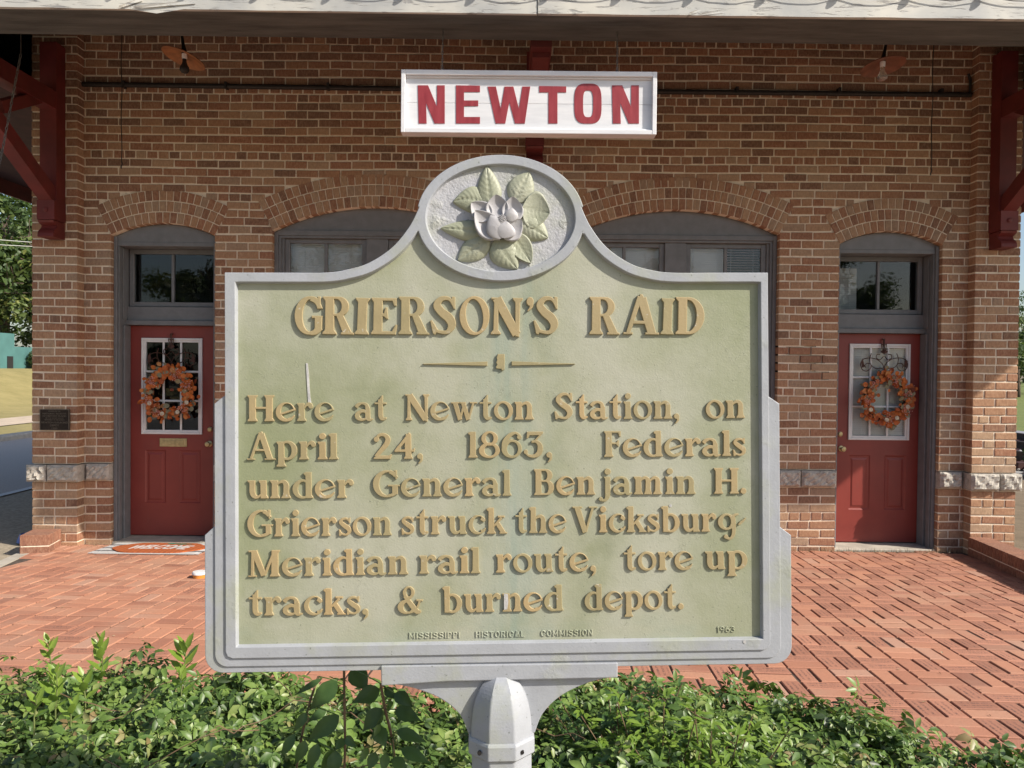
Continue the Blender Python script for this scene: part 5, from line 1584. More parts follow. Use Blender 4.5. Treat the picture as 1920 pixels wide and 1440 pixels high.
# --- two lamps with enamelled shades under the ceiling
def lamp(px, py, tilt, lean, shade_m, label, dark):
    y = 6.62
    c = at(px, py, y)
    root = empty('ceiling_lamp', (c.x, y, c.z), label, 'lamp', 'lamps under the eaves')
    M = Matrix.Translation(c) @ Matrix.Rotation(R(tilt), 4, 'Y') @ Matrix.Rotation(R(-7), 4, 'X')
    def put(mb): mb.v = [tuple(M @ Vector(v)) for v in mb.v]; return mb
    mb = MB(); n = 32
    prof = [(0.028, 0.020), (0.05, 0.014), (0.11, -0.004), (0.172, -0.022), (0.180, -0.030), (0.177, -0.031), (0.168, -0.025), (0.108, -0.008), (0.05, 0.009), (0.026, 0.015)]
    mb.lathe((0,0,0), prof, n); adopt(put(mb).build('shade', [shade_m], auto=50), root)
    st = MB(); top = Vector((c.x + lean, y + 0.10, cz(y+0.10) - 0.0))
    st.tube([c + Vector((0,0,0.012)), c.lerp(top, 0.25) + Vector((0,0,0.01)), c.lerp(top, 0.7), top], [0.024, 0.014, 0.010, 0.010], 10)
    st.lathe((top.x, top.y, top.z - 0.02), [(0.045, 0.0), (0.05, 0.02)], 14)
    adopt(st.build('stem', IRON), root)
    so2 = MB(); so2.lathe((c.x, y, c.z), [(0.020, -0.030), (0.022, -0.02), (0.022, 0.012), (0.018, 0.015)], 14); adopt(so2.build('socket', WHITE, auto=40), root)
    b_ = MB(); b_.lathe((c.x, y, c.z), [(0.003, -0.152), (0.025, -0.146), (0.037, -0.130), (0.040, -0.115), (0.036, -0.098), (0.024, -0.078), (0.017, -0.055), (0.016, -0.031)], 18)
    adopt(b_.build('bulb', dark, smooth=True), root)
lamp(346, 104, 16, -0.09, RUST, 'ceiling lamp with orange rusty shade and dark bulb, above the left door', IRON)
lamp(1655, 119, -6, 0.10, simple('dark_brown_enamel', (0.19, 0.075, 0.045), 0.5, 0.3, 14, 0.2), 'ceiling lamp with dark brown shade and clear bulb, near the right door', BULB)

# --- loose hanging wires and chain
for px, py0, py1, lab in ((228, 66, 303, 'thin dark wire hanging down the wall above the left door'), (1750, 95, 316, 'thin dark wire hanging down the wall above the right door')):
    y = 6.95
    a, b = at(px, py0, y), at(px - (2 if px > 1000 else 0), py1, y)
    mb = MB()
    pts = [(a.x + 0.004*math.sin(i*1.3), y, cz(y) + (b.z - cz(y))*i/12) for i in range(13)]
    mb.tube(pts, 0.0042, 6); mb.tube([pts[-1], (pts[-1][0]+0.006, y, b.z-0.02), (pts[-1][0]-0.006, y, b.z-0.05), (pts[-1][0], y, b.z-0.06)], 0.006, 6)
    tag(mb.build('hanging_wire', IRON), lab, 'wire', 'wires hanging from the ceiling')
mb = MB()
a, m_, b = at(39, 101, 6.3), at(22, 190, 6.3), at(-6, 330, 6.2)
chain(mb, a, m_, 0, 0.045, 0.0035, 0.016); chain(mb, m_, b, 0.015, 0.045, 0.0035, 0.016)
mb.tube([a, (a.x, a.y, 4.52)], 0.004, 6)
tag(mb.build('hanging_chain', CHAIN), 'grey steel chain hanging beside the left red bracket', 'chain')

# --- cable of clips along the eave edge
mb = MB()
xs = [at(1578, 2, 5.28).x + 0.488*i for i in range(-16, 5)]
for i, x in enumerate(xs):
    z = zl(x) + 0.155
    mb.lathe((x, 5.262, z), [(0.008, -0.03), (0.016, -0.024), (0.019, -0.012), (0.015, 0.0), (0.015, 0.016), (0.008, 0.025)], 10)
    mb.box(x-0.006, x+0.006, 5.262, 5.296, z+0.012, z+0.028)
    if i:
        x0 = xs[i-1]
        mb.tube([(x0 + (x-x0)*k/8, 5.274, zl(x)+0.152 - 0.040*4*(k/8)*(1-k/8) + rng.uniform(-1, 1)*0.003) for k in range(9)], 0.0032, 5)
tag(mb.build('light_cable', IRON), 'black cable with small sockets strung along the peeling eave edge', 'cable')

# --- bronze plaque
PLQ = simple('dark_bronze', (0.028, 0.02, 0.017), 0.4, 0.3, 40, 0.15, 0.6)
PLT = simple('worn_bronze_relief', (0.16, 0.135, 0.11), 0.45, 0.3, 60, 0.1, 0.5)
a, b = at(75.5, 767, 7.37), at(131, 807, 7.37)
plq = empty('plaque', ((a.x+b.x)/2, 7.37, b.z), 'small dark bronze plaque on the left brick pier', 'plaque')
mb = MB(); mb.box(a.x, b.x, 7.362, 7.379, b.z, a.z); adopt(mb.build('plate', PLQ, bevel=0.002), plq)
mb = MB(); rect_frame(mb, a.x, b.x, b.z, a.z, 7.357, 7.3618, 0.006); adopt(mb.build('rim', PLT, bevel=0.001), plq)
mb = MB(); W_, H_ = b.x-a.x, a.z-b.z
for txt, fy, fh, fw in (('PLACED ON THE', 0.88, 0.055, 0.40), ('NATIONAL REGISTER', 0.755, 0.07, 0.80), ('OF HISTORIC PLACES', 0.645, 0.07, 0.80), ('BY THE UNITED STATES', 0.555, 0.045, 0.6),
                        ('DEPARTMENT OF THE INTERIOR', 0.47, 0.05, 0.68), ('NEWTON RAILROAD', 0.33, 0.085, 0.90), ('DEPOT', 0.19, 0.085, 0.30), ('1905', 0.06, 0.075, 0.19)):
    vs, fs = text_mesh(txt, H_*fh, W_*fw, 0.0025)
    mb.mesh([((a.x+b.x)/2 + v[0], 7.3622 - v[2], b.z + H_*fy + v[1]) for v in vs], fs)
adopt(mb.build('lettering', PLT), plq)

# --- autumn wreaths on their scroll hangers
W_ORANGE = leaf_mat('orange_fabric_leaf', [(0.0, (0.15,0.03,0.01)), (0.4, (0.42,0.095,0.018)), (0.8, (0.58,0.165,0.03)), (1.0, (0.50,0.23,0.08))], 0.6, 0.15, False)
W_BERRY = simple('pink_berries', (0.66, 0.36, 0.33), 0.4, 0.5, 90, 0)
W_PALE = simple('pale_dried_flower', (0.50, 0.44, 0.33), 0.7, 0.2, 40, 0.2)
W_SAGE = simple('sage_leaf', (0.22, 0.20, 0.12), 0.7, 0.2, 40, 0.1)
W_TWIG = simple('dark_wreath_twig', (0.06, 0.03, 0.02), 0.8, 0.3, 40, 0.2)
def round_leaf(mb, c, d, nrm, L, W, t):
    d = Vector(d).normalized(); nrm = Vector(nrm).normalized(); s = d.cross(nrm).normalized(); c = Vector(c)
    P = []
    for f, w, h in ((0, 0.1, 0), (0.25, 0.85, 0.06), (0.6, 1.0, 0.08), (0.88, 0.6, 0.02), (1.0, 0.12, -0.04)):
        P.append((c + d*(L*f) + s*(W/2*w) + nrm*(L*h), c + d*(L*f) + nrm*(L*(h-0.07)), c + d*(L*f) - s*(W/2*w) + nrm*(L*h)))
    vs = [p for r in P for p in r]; fs = []
    for i in range(4):
        k = i*3
        fs += [(k, k+3, k+4, k+1), (k+1, k+4, k+5, k+2)]
    mb.mesh(vs, fs, 0, t)
def wreath(px, py, label, seed, hx, hy, hlab):
    r_ = random.Random(seed)
    y = DY - 0.06
    c = at(px, py, y); rad = 0.205
    root = empty('wreath', (c.x, y, c.z - rad), label, 'wreath', 'autumn wreaths on the doors')
    tw = MB()
    for k in range(5):
        off = r_.uniform(-0.03, 0.03); ph = r_.random()*6
        tw.tube([(c.x + (rad+off*math.sin(3*a+ph))*math.cos(a), y + 0.012*math.sin(4*a+ph), c.z + (rad+off*math.sin(3*a+ph))*math.sin(a)) for a in [i*math.pi/18 for i in range(37)]], 0.007, 6, caps=False)
    adopt(tw.build('twig_ring', W_TWIG), root)
    lv = MB(); sg = MB()
    for k in range(300):
        a = r_.random()*2*math.pi
        rr = rad + r_.gauss(0, 0.038) + 0.012*math.sin(3*a + seed)
        p = Vector((c.x + rr*math.cos(a), y - 0.006 - r_.random()*0.045, c.z + rr*math.sin(a)))
        out = r_.choice((1, 1, 1, -0.6))
        d = Vector((math.cos(a)*out - math.sin(a)*r_.uniform(0.3, 1.4), -0.35 + r_.uniform(-0.3, 0.3), math.sin(a)*out + math.cos(a)*r_.uniform(0.3, 1.4)))
        L = r_.uniform(0.034, 0.062)
        (round_leaf)(sg if r_.random() < 0.16 else lv, p, d, Vector((r_.uniform(-0.6, 0.6), -1, r_.uniform(-0.6, 0.6))), L, L*r_.uniform(0.75, 0.95), min(1, max(0, r_.gauss(0.6, 0.22))))
    adopt(lv.build('orange_leaves', W_ORANGE), root); adopt(sg.build('sage_leaves', W_SAGE), root)
    be = MB()
    for k in range(6):
        a = k*1.05 + r_.random()*0.6; q0 = Vector((c.x + rad*math.cos(a), y - 0.062, c.z + rad*math.sin(a)))
        for i in range(46):
            p = q0 + Vector((r_.gauss(0, 0.026), r_.gauss(-0.006, 0.007), r_.gauss(0, 0.026)))
            s_ = r_.uniform(0.0035, 0.0062)
            be.mesh([p + Vector(v)*s_ for v in ((1,0,0),(-1,0,0),(0,1,0),(0,-1,0),(0,0,1),(0,0,-1))], [(0,2,4),(2,1,4),(1,3,4),(3,0,4),(2,0,5),(1,2,5),(3,1,5),(0,3,5)])
    adopt(be.build('berries', W_BERRY, smooth=True), root)
    pf = MB()
    for k in range(4):
        a = 3.6 + k*0.75 + r_.random()*0.3; p = (c.x + rad*math.cos(a), y - 0.066, c.z + rad*math.sin(a))
        pf.lathe(p, [(0.020, 0.004), (0.022, -0.004), (0.014, -0.008), (0.004, -0.005)], 10, axis='Y')
    adopt(pf.build('pale_flowers', W_PALE), root)
    # scroll hanger hooked over the top of the door
    h = empty('wreath_hanger', (c.x, y, c.z + rad), hlab, 'wreath hanger', 'wreath hangers on the doors')
    hm = MB(); k = 1/1064*170.0
    def hp(X, Y): 
        q = at(1570 + X*k, 620 + Y*k, DY - 0.032); o = at(1648.5, 738, DY - 0.032)
        return Vector((c.x + 0.0 + (q.x - o.x), DY - 0.032, c.z + (q.z - o.z)))
    def sc(pts, r=0.0042): hm.tube([hp(*p) for p in catmull(pts, 6)], r, 6)
    cx0 = 492
    for s in (-1, 1):
        m2 = lambda P: [(cx0 + s*(x - cx0), yy) for x, yy in P]
        sc(m2([(492, 470), (492, 380), (520, 320), (580, 275), (660, 258), (735, 275), (768, 330), (750, 390), (700, 412), (655, 385), (645, 340), (680, 320), (715, 340), (708, 372)]))
        sc(m2([(492, 375), (530, 382), (590, 380), (645, 340), (660, 270), (640, 205)]))
        sc(m2([(500, 240), (540, 280), (580, 260), (575, 220), (540, 218)]))
        sc(m2([(505, 440), (540, 455), (566, 430), (550, 408), (530, 424)]))
        sc(m2([(492, 200), (515, 140), (520, 95), (500, 110)]))
        hm.mesh([hp(cx0 + s*dx, yy) + Vector((0, oo, 0)) for dx, yy, oo in ((0, 150, 0), (45, 185, -0.004), (30, 200, 0), (0, 215, -0.004))], [(0,1,2,3)])
        hm.mesh([hp(cx0 + s*dx, yy) + Vector((0, oo, 0)) for dx, yy, oo in ((250, 265, 0), (275, 300, -0.006), (262, 375, 0), (228, 360, -0.004))], [(0,1,2,3)])
    sc([(492, 40), (492, 130), (492, 200)], 0.008)
    top = hp(492, 40)
    hm.box(top.x-0.010, top.x+0.010, DY-0.036, DY-0.001, top.z-0.004, top.z+0.006)
    hm.tube([hp(492, 460), hp(492, 500) + Vector((0, -0.03, 0))], 0.006, 6)
    adopt(hm.build('scroll', simple('brown_iron', (0.07, 0.03, 0.022), 0.55, 0.4, 40, 0.1, 0.4)), h)
wreath(320, 738, 'round wreath of orange leaves against the dark window of the left door', 3, 0, 0, 'brown iron scroll wreath hanger on the left door with dark window')
wreath(1660, 748, 'round wreath of orange leaves against the white blind of the right door', 9, 0, 0, 'brown iron scroll wreath hanger on the right door with white blind')

# --- mats at the left door
def mat_uv(u, v, h):
    """u across, v towards the door, on the sloped paving"""
    x = MX0 + (MX1-MX0)*u; yy = MY0 + (MY1-MY0)*v
    return (x, yy, gz(yy) + 0.022 + h)
A_ = on_ground(172, 1043); B_ = on_ground(362, 1044)
MX0, MX1, MY0 = A_.x, B_.x, (A_.y+B_.y)/2; MY1 = 7.50
RUGW = simple('white_cotton', (0.50, 0.49, 0.48), 0.9, 0.08, 30, 0.3)
RUGK = simple('grey_cotton_stripe', (0.12, 0.115, 0.12), 0.9, 0.2, 30, 0.3)
rug = empty('striped_rug', ((MX0+MX1)/2, (MY0+MY1)/2, gz(7.2)+0.022), 'flat white striped rug with fringed ends under the doormat', 'rug')
mb = MB(); nst = 11
for i in range(nst):
    v0, v1 = i/nst, (i+1)/nst
    e = 0.03*rng.uniform(-1, 1)
    vs = [mat_uv(0.0+e*0.4, v0, 0), mat_uv(1.0+e*0.4, v0, 0), mat_uv(1.0+e*0.4, v1, 0), mat_uv(0.0+e*0.4, v1, 0)]
    vs += [(x, y, z+0.006) for x, y, z in vs]
    mb.mesh(vs, [(4,5,6,7), (0,1,5,4), (2,3,7,6), (3,0,4,7), (1,2,6,5)], 1 if i in (2, 5, 8) else 0)
    for k in range(3):
        for s, u in ((-1, 0.0), (1, 1.0)):
            p = mat_uv(u, v0 + (k+0.5)/3/nst, 0.004); mb.tube([p, (p[0]+s*0.05, p[1]+rng.uniform(-1, 1)*0.012, p[2]-0.002)], 0.0035, 5, 1 if i in (2, 5, 8) else 0)
adopt(mb.build('weave', [RUGW, RUGK]), rug)
pm = empty('doormat', ((MX0+MX1)/2, (MY0+MY1)/2, gz(7.2)+0.03), 'orange pumpkin shaped doormat reading WELCOME, on the striped rug', 'doormat')
mb = MB()
out = []
for k in range(60):
    q = 2*math.pi*k/60; c, s = math.cos(q), math.sin(q)
    rr = 1 + 0.035*math.cos(6*q)
    out.append((0.54 + 0.455*rr*math.copysign(abs(c)**0.8, c), 0.485 + 0.455*rr*math.copysign(abs(s)**0.8, s)))
vs = [mat_uv(u, v, 0.0065) for u, v in out] + [mat_uv(u, v, 0.016) for u, v in out]; n = 60
mb.mesh(vs, [tuple(range(n, 2*n))] + [(i, (i+1) % n, n+(i+1) % n, n+i) for i in range(n)])
def coir():
    m, nt, bs = new_mat('orange_coir')
    wv = N(nt, 'ShaderNodeTexWave', Scale=2.2, Distortion=2.0); nt.links.new(coords(nt, (3, 1, 1)), wv.inputs[0])
    c = mixc(nt, 0.5, ramp(nt, wv.outputs['Color'], [(0.2, (0.30,0.05,0.014)), (0.8, (0.46,0.105,0.02))]), ramp(nt, noise(nt, 200), [(0.3, (0.3,0.07,0.02)), (0.7, (0.5,0.15,0.03))]))
    nt.links.new(c, bs.inputs['Base Color']); bs.inputs['Roughness'].default_value = 0.95
    bump(nt, bs, noise(nt, 300, 4), 0.8, 0.004); return m
adopt(mb.build('pile', coir()), pm)
vs, fs = text_mesh('WELCOME', 0.36, 0.60, 1.0, 0.022)
mb = MB(); mb.mesh([mat_uv(0.53 + v[0] + (v[1])*0.10, 0.32 + v[1] + 0.06*math.cos(v[0]*4.5) - 0.04, 0.0155 + v[2]*0.002) for v in vs], fs)
adopt(mb.build('lettering', RUGW), pm)
mb = MB()
LG = simple('mat_leaf_green', (0.03, 0.16, 0.10), 0.9, 0.2, 30, 0.2)
for cu_, cv_, ru, rv in ((0.60, 0.83, 0.07, 0.06), (0.72, 0.80, 0.085, 0.06)):
    o_ = [(cu_ + ru*math.cos(k*0.2618), cv_ + rv*math.sin(k*0.2618)*(0.8 + 0.3*math.cos(3*k*0.2618))) for k in range(24)]
    mb.poly([mat_uv(u, v, 0.018) for u, v in o_])
adopt(mb.build('leaf_motif', LG), pm)

# --- small things on the ground
p = on_ground(374, 1087)
tub = empty('food_tub', p, 'small tub with white top and orange side, on the paving left of the marker', 'tub')
mb = MB(); mb.lathe(p, [(0.046, 0.012), (0.05, 0.03), (0.052, 0.046)], 20); adopt(mb.build('body', simple('orange_plastic', (0.62, 0.26, 0.05), 0.4, 0.1, 20, 0), auto=40), tub)
mb = MB(); mb.lathe(p, [(0.056, 0.047), (0.057, 0.055), (0.05, 0.066), (0.0005, 0.068)], 20); adopt(mb.build('lid', WHITE, auto=40), tub)
p = at(54, 1008, 7.62); p = Vector((p.x, 7.62, 0.005))
bw_ = empty('pet_bowl', p, 'blue plastic pet bowl on the gravel behind the brick stub', 'bowl')
mb = MB(); mb.lathe(p, [(0.105, 0.0), (0.10, 0.02), (0.078, 0.075), (0.070, 0.078), (0.066, 0.07), (0.055, 0.03), (0.001, 0.028)], 24)
adopt(mb.build('body', simple('blue_plastic', (0.055, 0.12, 0.42), 0.35, 0.1, 20, 0), auto=40), bw_)

KBRICK = brick_mat('kerb_brick', [(0.0, (0.15,0.05,0.04)), (0.5, (0.25,0.075,0.05)), (1.0, (0.34,0.12,0.075))], 0.2, 20)
def kerb(name, a, b, h, w, label, end=True):
    """low brick edging: one stretcher course under a soldier cap, running from a to b"""
    a, b = Vector(a), Vector(b); d = (b-a).normalized(); s = Vector((-d.y, d.x, 0))
    L = (b-a).length
    root = empty(name, a, label, 'brick edging')
    mb = MB()
    sw = 1 if w > 0 else -1; w = abs(w)
    def bx(u0, u1, w0, w1, z0, z1, m, t):
        vs = []; w0, w1 = sw*w0, sw*w1
        for zz in (z0, z1):
            for u, ww in ((u0, w0), (u1, w0), (u1, w1), (u0, w1)):
                q = a + d*u + s*ww; gg = gz(q.y)
                vs.append((q.x + rng.uniform(-1,1)*0.001, q.y + rng.uniform(-1,1)*0.001, gg + zz + rng.uniform(-1,1)*0.001))
        mb.mesh(vs, [(0,3,2,1), (4,5,6,7), (0,1,5,4), (1,2,6,5), (2,3,7,6), (3,0,4,7)], m, t)
    hc = 0.098
    bx(0.004, L-0.004, 0.006, w-0.006, -0.06, h-0.006, 1, 0.5)
    u = 0
    while u < L - 0.05:
        u1 = min(u+0.205, L); bx(u+0.002, (L if u1 >= L else u1-0.008), 0, w, -0.05, h-hc-0.010, 0, min(1, max(0, rng.gauss(0.5, 0.2)))); u = u1
    u = 0
    while u < L - 0.03:
        u1 = min(u+0.0685, L); bx(u+0.002, (L if u1 >= L-0.03 else u1-0.007), 0, w, h-hc, h, 0, min(1, max(0, rng.gauss(0.5, 0.2)))); u = u1
    adopt(mb.build('bricks', [KBRICK, MORTAR], bevel=0.003), root)
q1 = on_ground(1838, 1050); q2 = on_ground(1921, 1089)
d = (q2-q1).normalized()
kerb('brick_kerb', (4.375, 7.37, 0), (4.375 + d.x/abs(d.y)*2.9, 4.47, 0), 0.185, 0.20, 'low brick kerb running forward from the right pier')
k1 = on_ground(118, 1024); k0 = on_ground(60, 1034)
kerb('brick_stub', (k1.x+0.02, 7.375, 0), (k0.x+0.24, 7.02, 0), 0.18, -0.24, 'short broken brick stub in front of the left pier')
# ---------------------------------------------------------------- ground, paving, planting
def smooth01(a, b, x):
    t = min(1, max(0, (x-a)/(b-a))); return t*t*(3-2*t)
def terrain(x, y):
    z = gz(y)
    if x < -5: z = z * (1 - smooth01(-5, -8, x)) if y < 7.5 else z
    if x < -17.6: z += 1.55 * smooth01(-17.6, -25.5, x)
    z += 0.9 * smooth01(40, 75, y) if x > 8 else 0
    return z
xs = [-400, -200, -120, -80, -60, -50, -42] + [-36 + i for i in range(26)] + [-9.5 + 0.5*i for i in range(40)] + [11, 13, 16, 20, 26, 34, 44, 60, 90, 150, 400]
ys = [-300, -120, -60, -30, -15, -8, -4, -2, 0, 0.5, 1.0] + [1.5 + 0.5*i for i in range(13)] + [8, 9, 10, 12, 14] + [16 + 2*i for i in range(20)] + [60, 70, 80, 110, 160, 300, 600]
mb = MB(); nx = len(xs)
mb.mesh([(x, y, terrain(x, y) - 0.012) for y in ys for x in xs], [(j*nx+i, j*nx+i+1, (j+1)*nx+i+1, (j+1)*nx+i) for j in range(len(ys)-1) for i in range(nx-1)])
tag(mb.build('ground', GRAVELY, smooth=True), kind='structure')
def sheet(name, x0, x1, y0, y1, dz, mat, nx=8, ny=30, jag=0.0, kind='structure', xl=None):
    mb = MB(); r_ = random.Random(len(name))
    V = []
    for j in range(ny+1):
        y = y0 + (y1-y0)*j/ny
        a = (xl(y) if xl else x0) + r_.uniform(-1, 1)*jag; b = x1 + r_.uniform(-1, 1)*jag
        for i in range(nx+1):
            x = a + (b-a)*i/nx; V.append((x, y, terrain(x, y) + dz))
    m = nx+1
    mb.mesh(V, [(j*m+i, j*m+i+1, (j+1)*m+i+1, (j+1)*m+i) for j in range(ny) for i in range(nx)])
    return tag(mb.build(name, mat, smooth=True), kind=kind)
# left: street beside the depot, verge, footpath, rising lawn
def lx(px, py):
    d = ray(px, py); t = -CAM_Z/d.z; return CAM_C + d*t
ROADX0 = (lx(30, 824)).x; LINEX = lx(30, 922).x
sheet('street', ROADX0, LINEX-0.08, -30, 90, 0.0, STREET, 4, 40)
sheet('street_edge_line', LINEX-0.08, LINEX+0.05, -30, 90, 0.003, LINE, 1, 40)
FPX0, FPX1 = lx(30, 786).x, lx(30, 800).x
sheet('verge', FPX1, ROADX0-0.35, -30, 90, 0.05, DRY_GRASS, 4, 40, 0.05)
mb = MB(); mb.box(ROADX0-0.35, ROADX0-0.0, -30, 90, -0.05, 0.12); tag(mb.build('street_kerb', CONC, bevel=0.03), kind='structure')
sheet('footpath', FPX0, FPX1, -30, 90, 0.07, simple('pale_path', (0.50, 0.40, 0.30), 0.9, 0.15, 5, 0.3), 2, 40)
sheet('lawn', -60, FPX0, -30, 90, 0.055, DRY_GRASS, 30, 40)
# unseen street and grass added behind the viewer to cut ground bounce
sheet('near_street', -60, 60, -13, -3.5, 0.0, ADDED_ASPHALT, 20, 6)  # added street, unseen
sheet('far_verge', -90, 90, -60, -13.1, 0.0, GREEN_GRASS, 20, 8)  # added verge, unseen
# right: dirt, ballast, rails, grass
sheet('dirt_strip', 4.9, 8.9, 5, 60, 0.0, DIRT, 4, 30, 0.05)
sheet('right_lawn', 15.5, 70, 8, 110, 0.03, GREEN_GRASS, 20, 40)
sheet('lane', 14.0, 15.5, 2, 110, 0.05, simple('pale_asphalt', (0.24, 0.24, 0.26), 0.9, 0.1, 20, 0.3), 2, 30)
bal = MB(); r_ = random.Random(5)
for k in range(5200):
    y = 9 + r_.random()**1.5*26; x = 8.9 + r_.random()*4.4; s = r_.uniform(0.018, 0.042)
    z = 0.02 + 0.12*math.exp(-((x-11.1)/1.6)**4)
    vs = [(x + s*r_.uniform(0.6, 1.2)*a, y + s*r_.uniform(0.6, 1.2)*b, z + s*r_.uniform(0.5, 1)*c) for a, b, c in ((1,0,0),(-1,0,0),(0,1,0),(0,-1,0),(0,0,1),(0,0,-1))]
    bal.mesh(vs, [(0,2,4),(2,1,4),(1,3,4),(3,0,4),(2,0,5),(1,2,5),(3,1,5),(0,3,5)], 0, r_.random())
BAL = simple('grey_ballast_stone', (0.42, 0.41, 0.40), 0.9, 0.35, 9, 0.3)
tag(bal.build('ballast', BAL), 'pale grey crushed stone under the rails right of the depot', 'ballast', kind='stuff')
sheet('ballast_bed', 8.8, 13.4, 5, 60, 0.008, simple('ballast_fines', (0.30, 0.29, 0.28), 0.95, 0.4, 30, 0.6), 6, 30)
trk = empty('railway_track', (11.1, 30, 0.1), 'rusty railway track on grey ballast right of the depot', 'railway track')
for x in (9.6, 11.05, 12.6):
    mb = MB(); mb.box(x-0.035, x+0.035, 5, 90, 0.27, 0.31); mb.box(x-0.010, x+0.010, 5, 90, 0.18, 0.27); mb.box(x-0.07, x+0.07, 5, 90, 0.155, 0.18)
    adopt(mb.build('rail', simple('rusty_rail', (0.07, 0.05, 0.042), 0.6, 0.3, 10, 0.2, 0.5)), trk)
mb = MB()
for k in range(60): mb.box(9.2, 12.9, 8 + k*0.6, 8.22 + k*0.6, 0.03, 0.155)
adopt(mb.build('sleepers', DARK_WOOD), trk)

# --- basket-weave brick paving
U = 0.2065; rot = R(3.2)
cr, sr = math.cos(rot), math.sin(rot)
def to_w(u, v): return (u*cr + v*sr, -u*sr + v*cr)
def left_edge(y): return -4.46 + (7.45 - y)*0.215
pv = MB(); en = MB(); enuv = []
rp = random.Random(21)
for i in range(-34, 34):
    for j in range(5, 40):
        vert = (i + j) % 2
        for k in range(2):
            if vert: u0, u1, v0, v1 = i*U + k*U/2, i*U + (k+1)*U/2, j*U, (j+1)*U
            else: u0, u1, v0, v1 = i*U, (i+1)*U, j*U + k*U/2, j*U + (k+1)*U/2
            cx, cy = to_w((u0+u1)/2, (v0+v1)/2)
            if cy > 7.50 or cy < 1.6 or cx > 4.36 or cx < left_edge(cy) + 0.03: continue
            if cx > 2.9 and cy > 7.42: pass
            g0 = 0.0028 + rp.random()*0.0016; g1 = 0.0028 + rp.random()*0.0022 + (0.0022 if rp.random() < 0.3 else 0)
            # the long joints that run to the depot have opened up
            gu = g1 + 0.0006; gv = g0 * 1.3
            P = [(u0+gu, v0+gv), (u1-gu, v0+gv), (u1-gu, v1-gv), (u0+gu, v1-gv)]
            yaw = rp.gauss(0, 0.006); cu_, cv_ = (u0+u1)/2, (v0+v1)/2
            tx, ty = rp.gauss(0, 0.008), rp.gauss(0, 0.008); dz = rp.gauss(0, 0.0012)
            top = []; bot = []; rim = []
            for u, v in P:
                du, dv = u-cu_, v-cv_
                uu, vv = cu_ + du - dv*yaw, cv_ + dv + du*yaw
                x, y = to_w(uu, vv); z = gz(y) + 0.016 + dz + du*tx + dv*ty
                ix, iy = to_w(cu_ + (uu-cu_)*(1 - 0.004/abs(du)), cv_ + (vv-cv_)*(1 - 0.004/abs(dv)))
                top.append((ix, iy, z)); rim.append((x, y, z - 0.003)); bot.append((x, y, z - 0.04))
            fs = [(0,1,2,3)] + [(4+a, 4+(a+1) % 4, (a+1) % 4, a) for a in range(4)] + [(8+a, 8+(a+1) % 4, 4+(a+1) % 4, 4+a) for a in range(4)]
            t = min(1, max(0, rp.gauss(0.55, 0.2) + 0.12*math.sin(cx*1.7)*math.cos(cy*2.1)))
            if cx > 0.2 and rp.random() < 0.42 or rp.random() < 0.2:
                en.mesh(top + rim + bot, fs, 0, t)
                uvq = [(0,0), (1,0), (1,1), (0,1)] if not vert else [(0,1), (0,0), (1,0), (1,1)]
                enuv += uvq + [(0,0)]*32
            else: pv.mesh(top + rim + bot, fs, 0, t)
tag(pv.build('brick_paving', PAVER), kind='structure')
eo = en.build('engraved_paving', ENGRAVED); tag(eo, kind='structure')
uvl = eo.data.uv_layers.new(name='UVMap'); uvl.data.foreach_set('uv', [c for p in enuv for c in p])
sheet('paving_bed', -4.5, 4.4, 1.2, 7.51, 0.0085, SAND, 10, 20, 0, xl=lambda y: left_edge(y) - 0.02)
mb = MB(); q = 24
for i in range(q):
    y0, y1 = 1.4 + 6.0*i/q, 1.4 + 6.0*(i+1)/q
    a0, a1 = left_edge(y0), left_edge(y1)
    vs = [(a0-0.12, y0, gz(y0)+0.013), (a0, y0, gz(y0)+0.017), (a1, y1, gz(y1)+0.017), (a1-0.12, y1, gz(y1)+0.013)]
    vs += [(x, y, z-0.1) for x, y, z in vs]
    mb.mesh(vs, [(0,1,2,3), (1,5,6,2), (4,0,3,7)])
tag(mb.build('paving_edge', CONC), kind='structure')

# --- litter of dry leaves and grass at the foot of the wall
lt = MB(); r_ = random.Random(8)
LITTER = leaf_mat('dry_litter', [(0.0, (0.10,0.06,0.03)), (0.6, (0.30,0.22,0.12)), (1.0, (0.50,0.42,0.28))], 0.8, 0.1, False)
for k in range(900):
    if r_.random() < 0.72: x, y = r_.uniform(-4.2, 4.3), 7.49 - abs(r_.gauss(0, 0.09))
    else: x, y = r_.uniform(-4, 4.2), r_.uniform(3, 7.4)
    L = r_.uniform(0.008, 0.035); a = r_.random()*6.28
    c = Vector((x, y, gz(y)+0.019)); d = Vector((math.cos(a), math.sin(a), r_.uniform(0, 0.25))); s = Vector((-math.sin(a), math.cos(a), 0))
    w = L*r_.uniform(0.1, 0.5)
    lt.mesh([c, c + d*L*0.5 + s*w*0.5 + Vector((0,0,0.003)), c + d*L, c + d*L*0.5 - s*w*0.5 + Vector((0,0,0.003))], [(0,1,2), (0,2,3)], 0, r_.random())
for k in range(380):
    x = r_.choice((r_.uniform(1.6, 4.3), r_.uniform(2.9, 4.35), r_.uniform(-4.2, 4.2))); y = 7.49 - abs(r_.gauss(0, 0.03))
    a = r_.random()*6.28; L = r_.uniform(0.02, 0.06)
    c = Vector((x, y, gz(y)+0.012)); d = Vector((math.cos(a)*0.5, math.sin(a)*0.5, 0.9))
    s = Vector((-math.sin(a), math.cos(a), 0))*0.0025
    lt.mesh([c+s, c-s, c+d*L], [(0,1,2)], 0, r_.random())
tag(lt.build('leaf_litter', LITTER), 'dry leaf litter along the foot of the depot wall', 'leaf litter', kind='stuff')

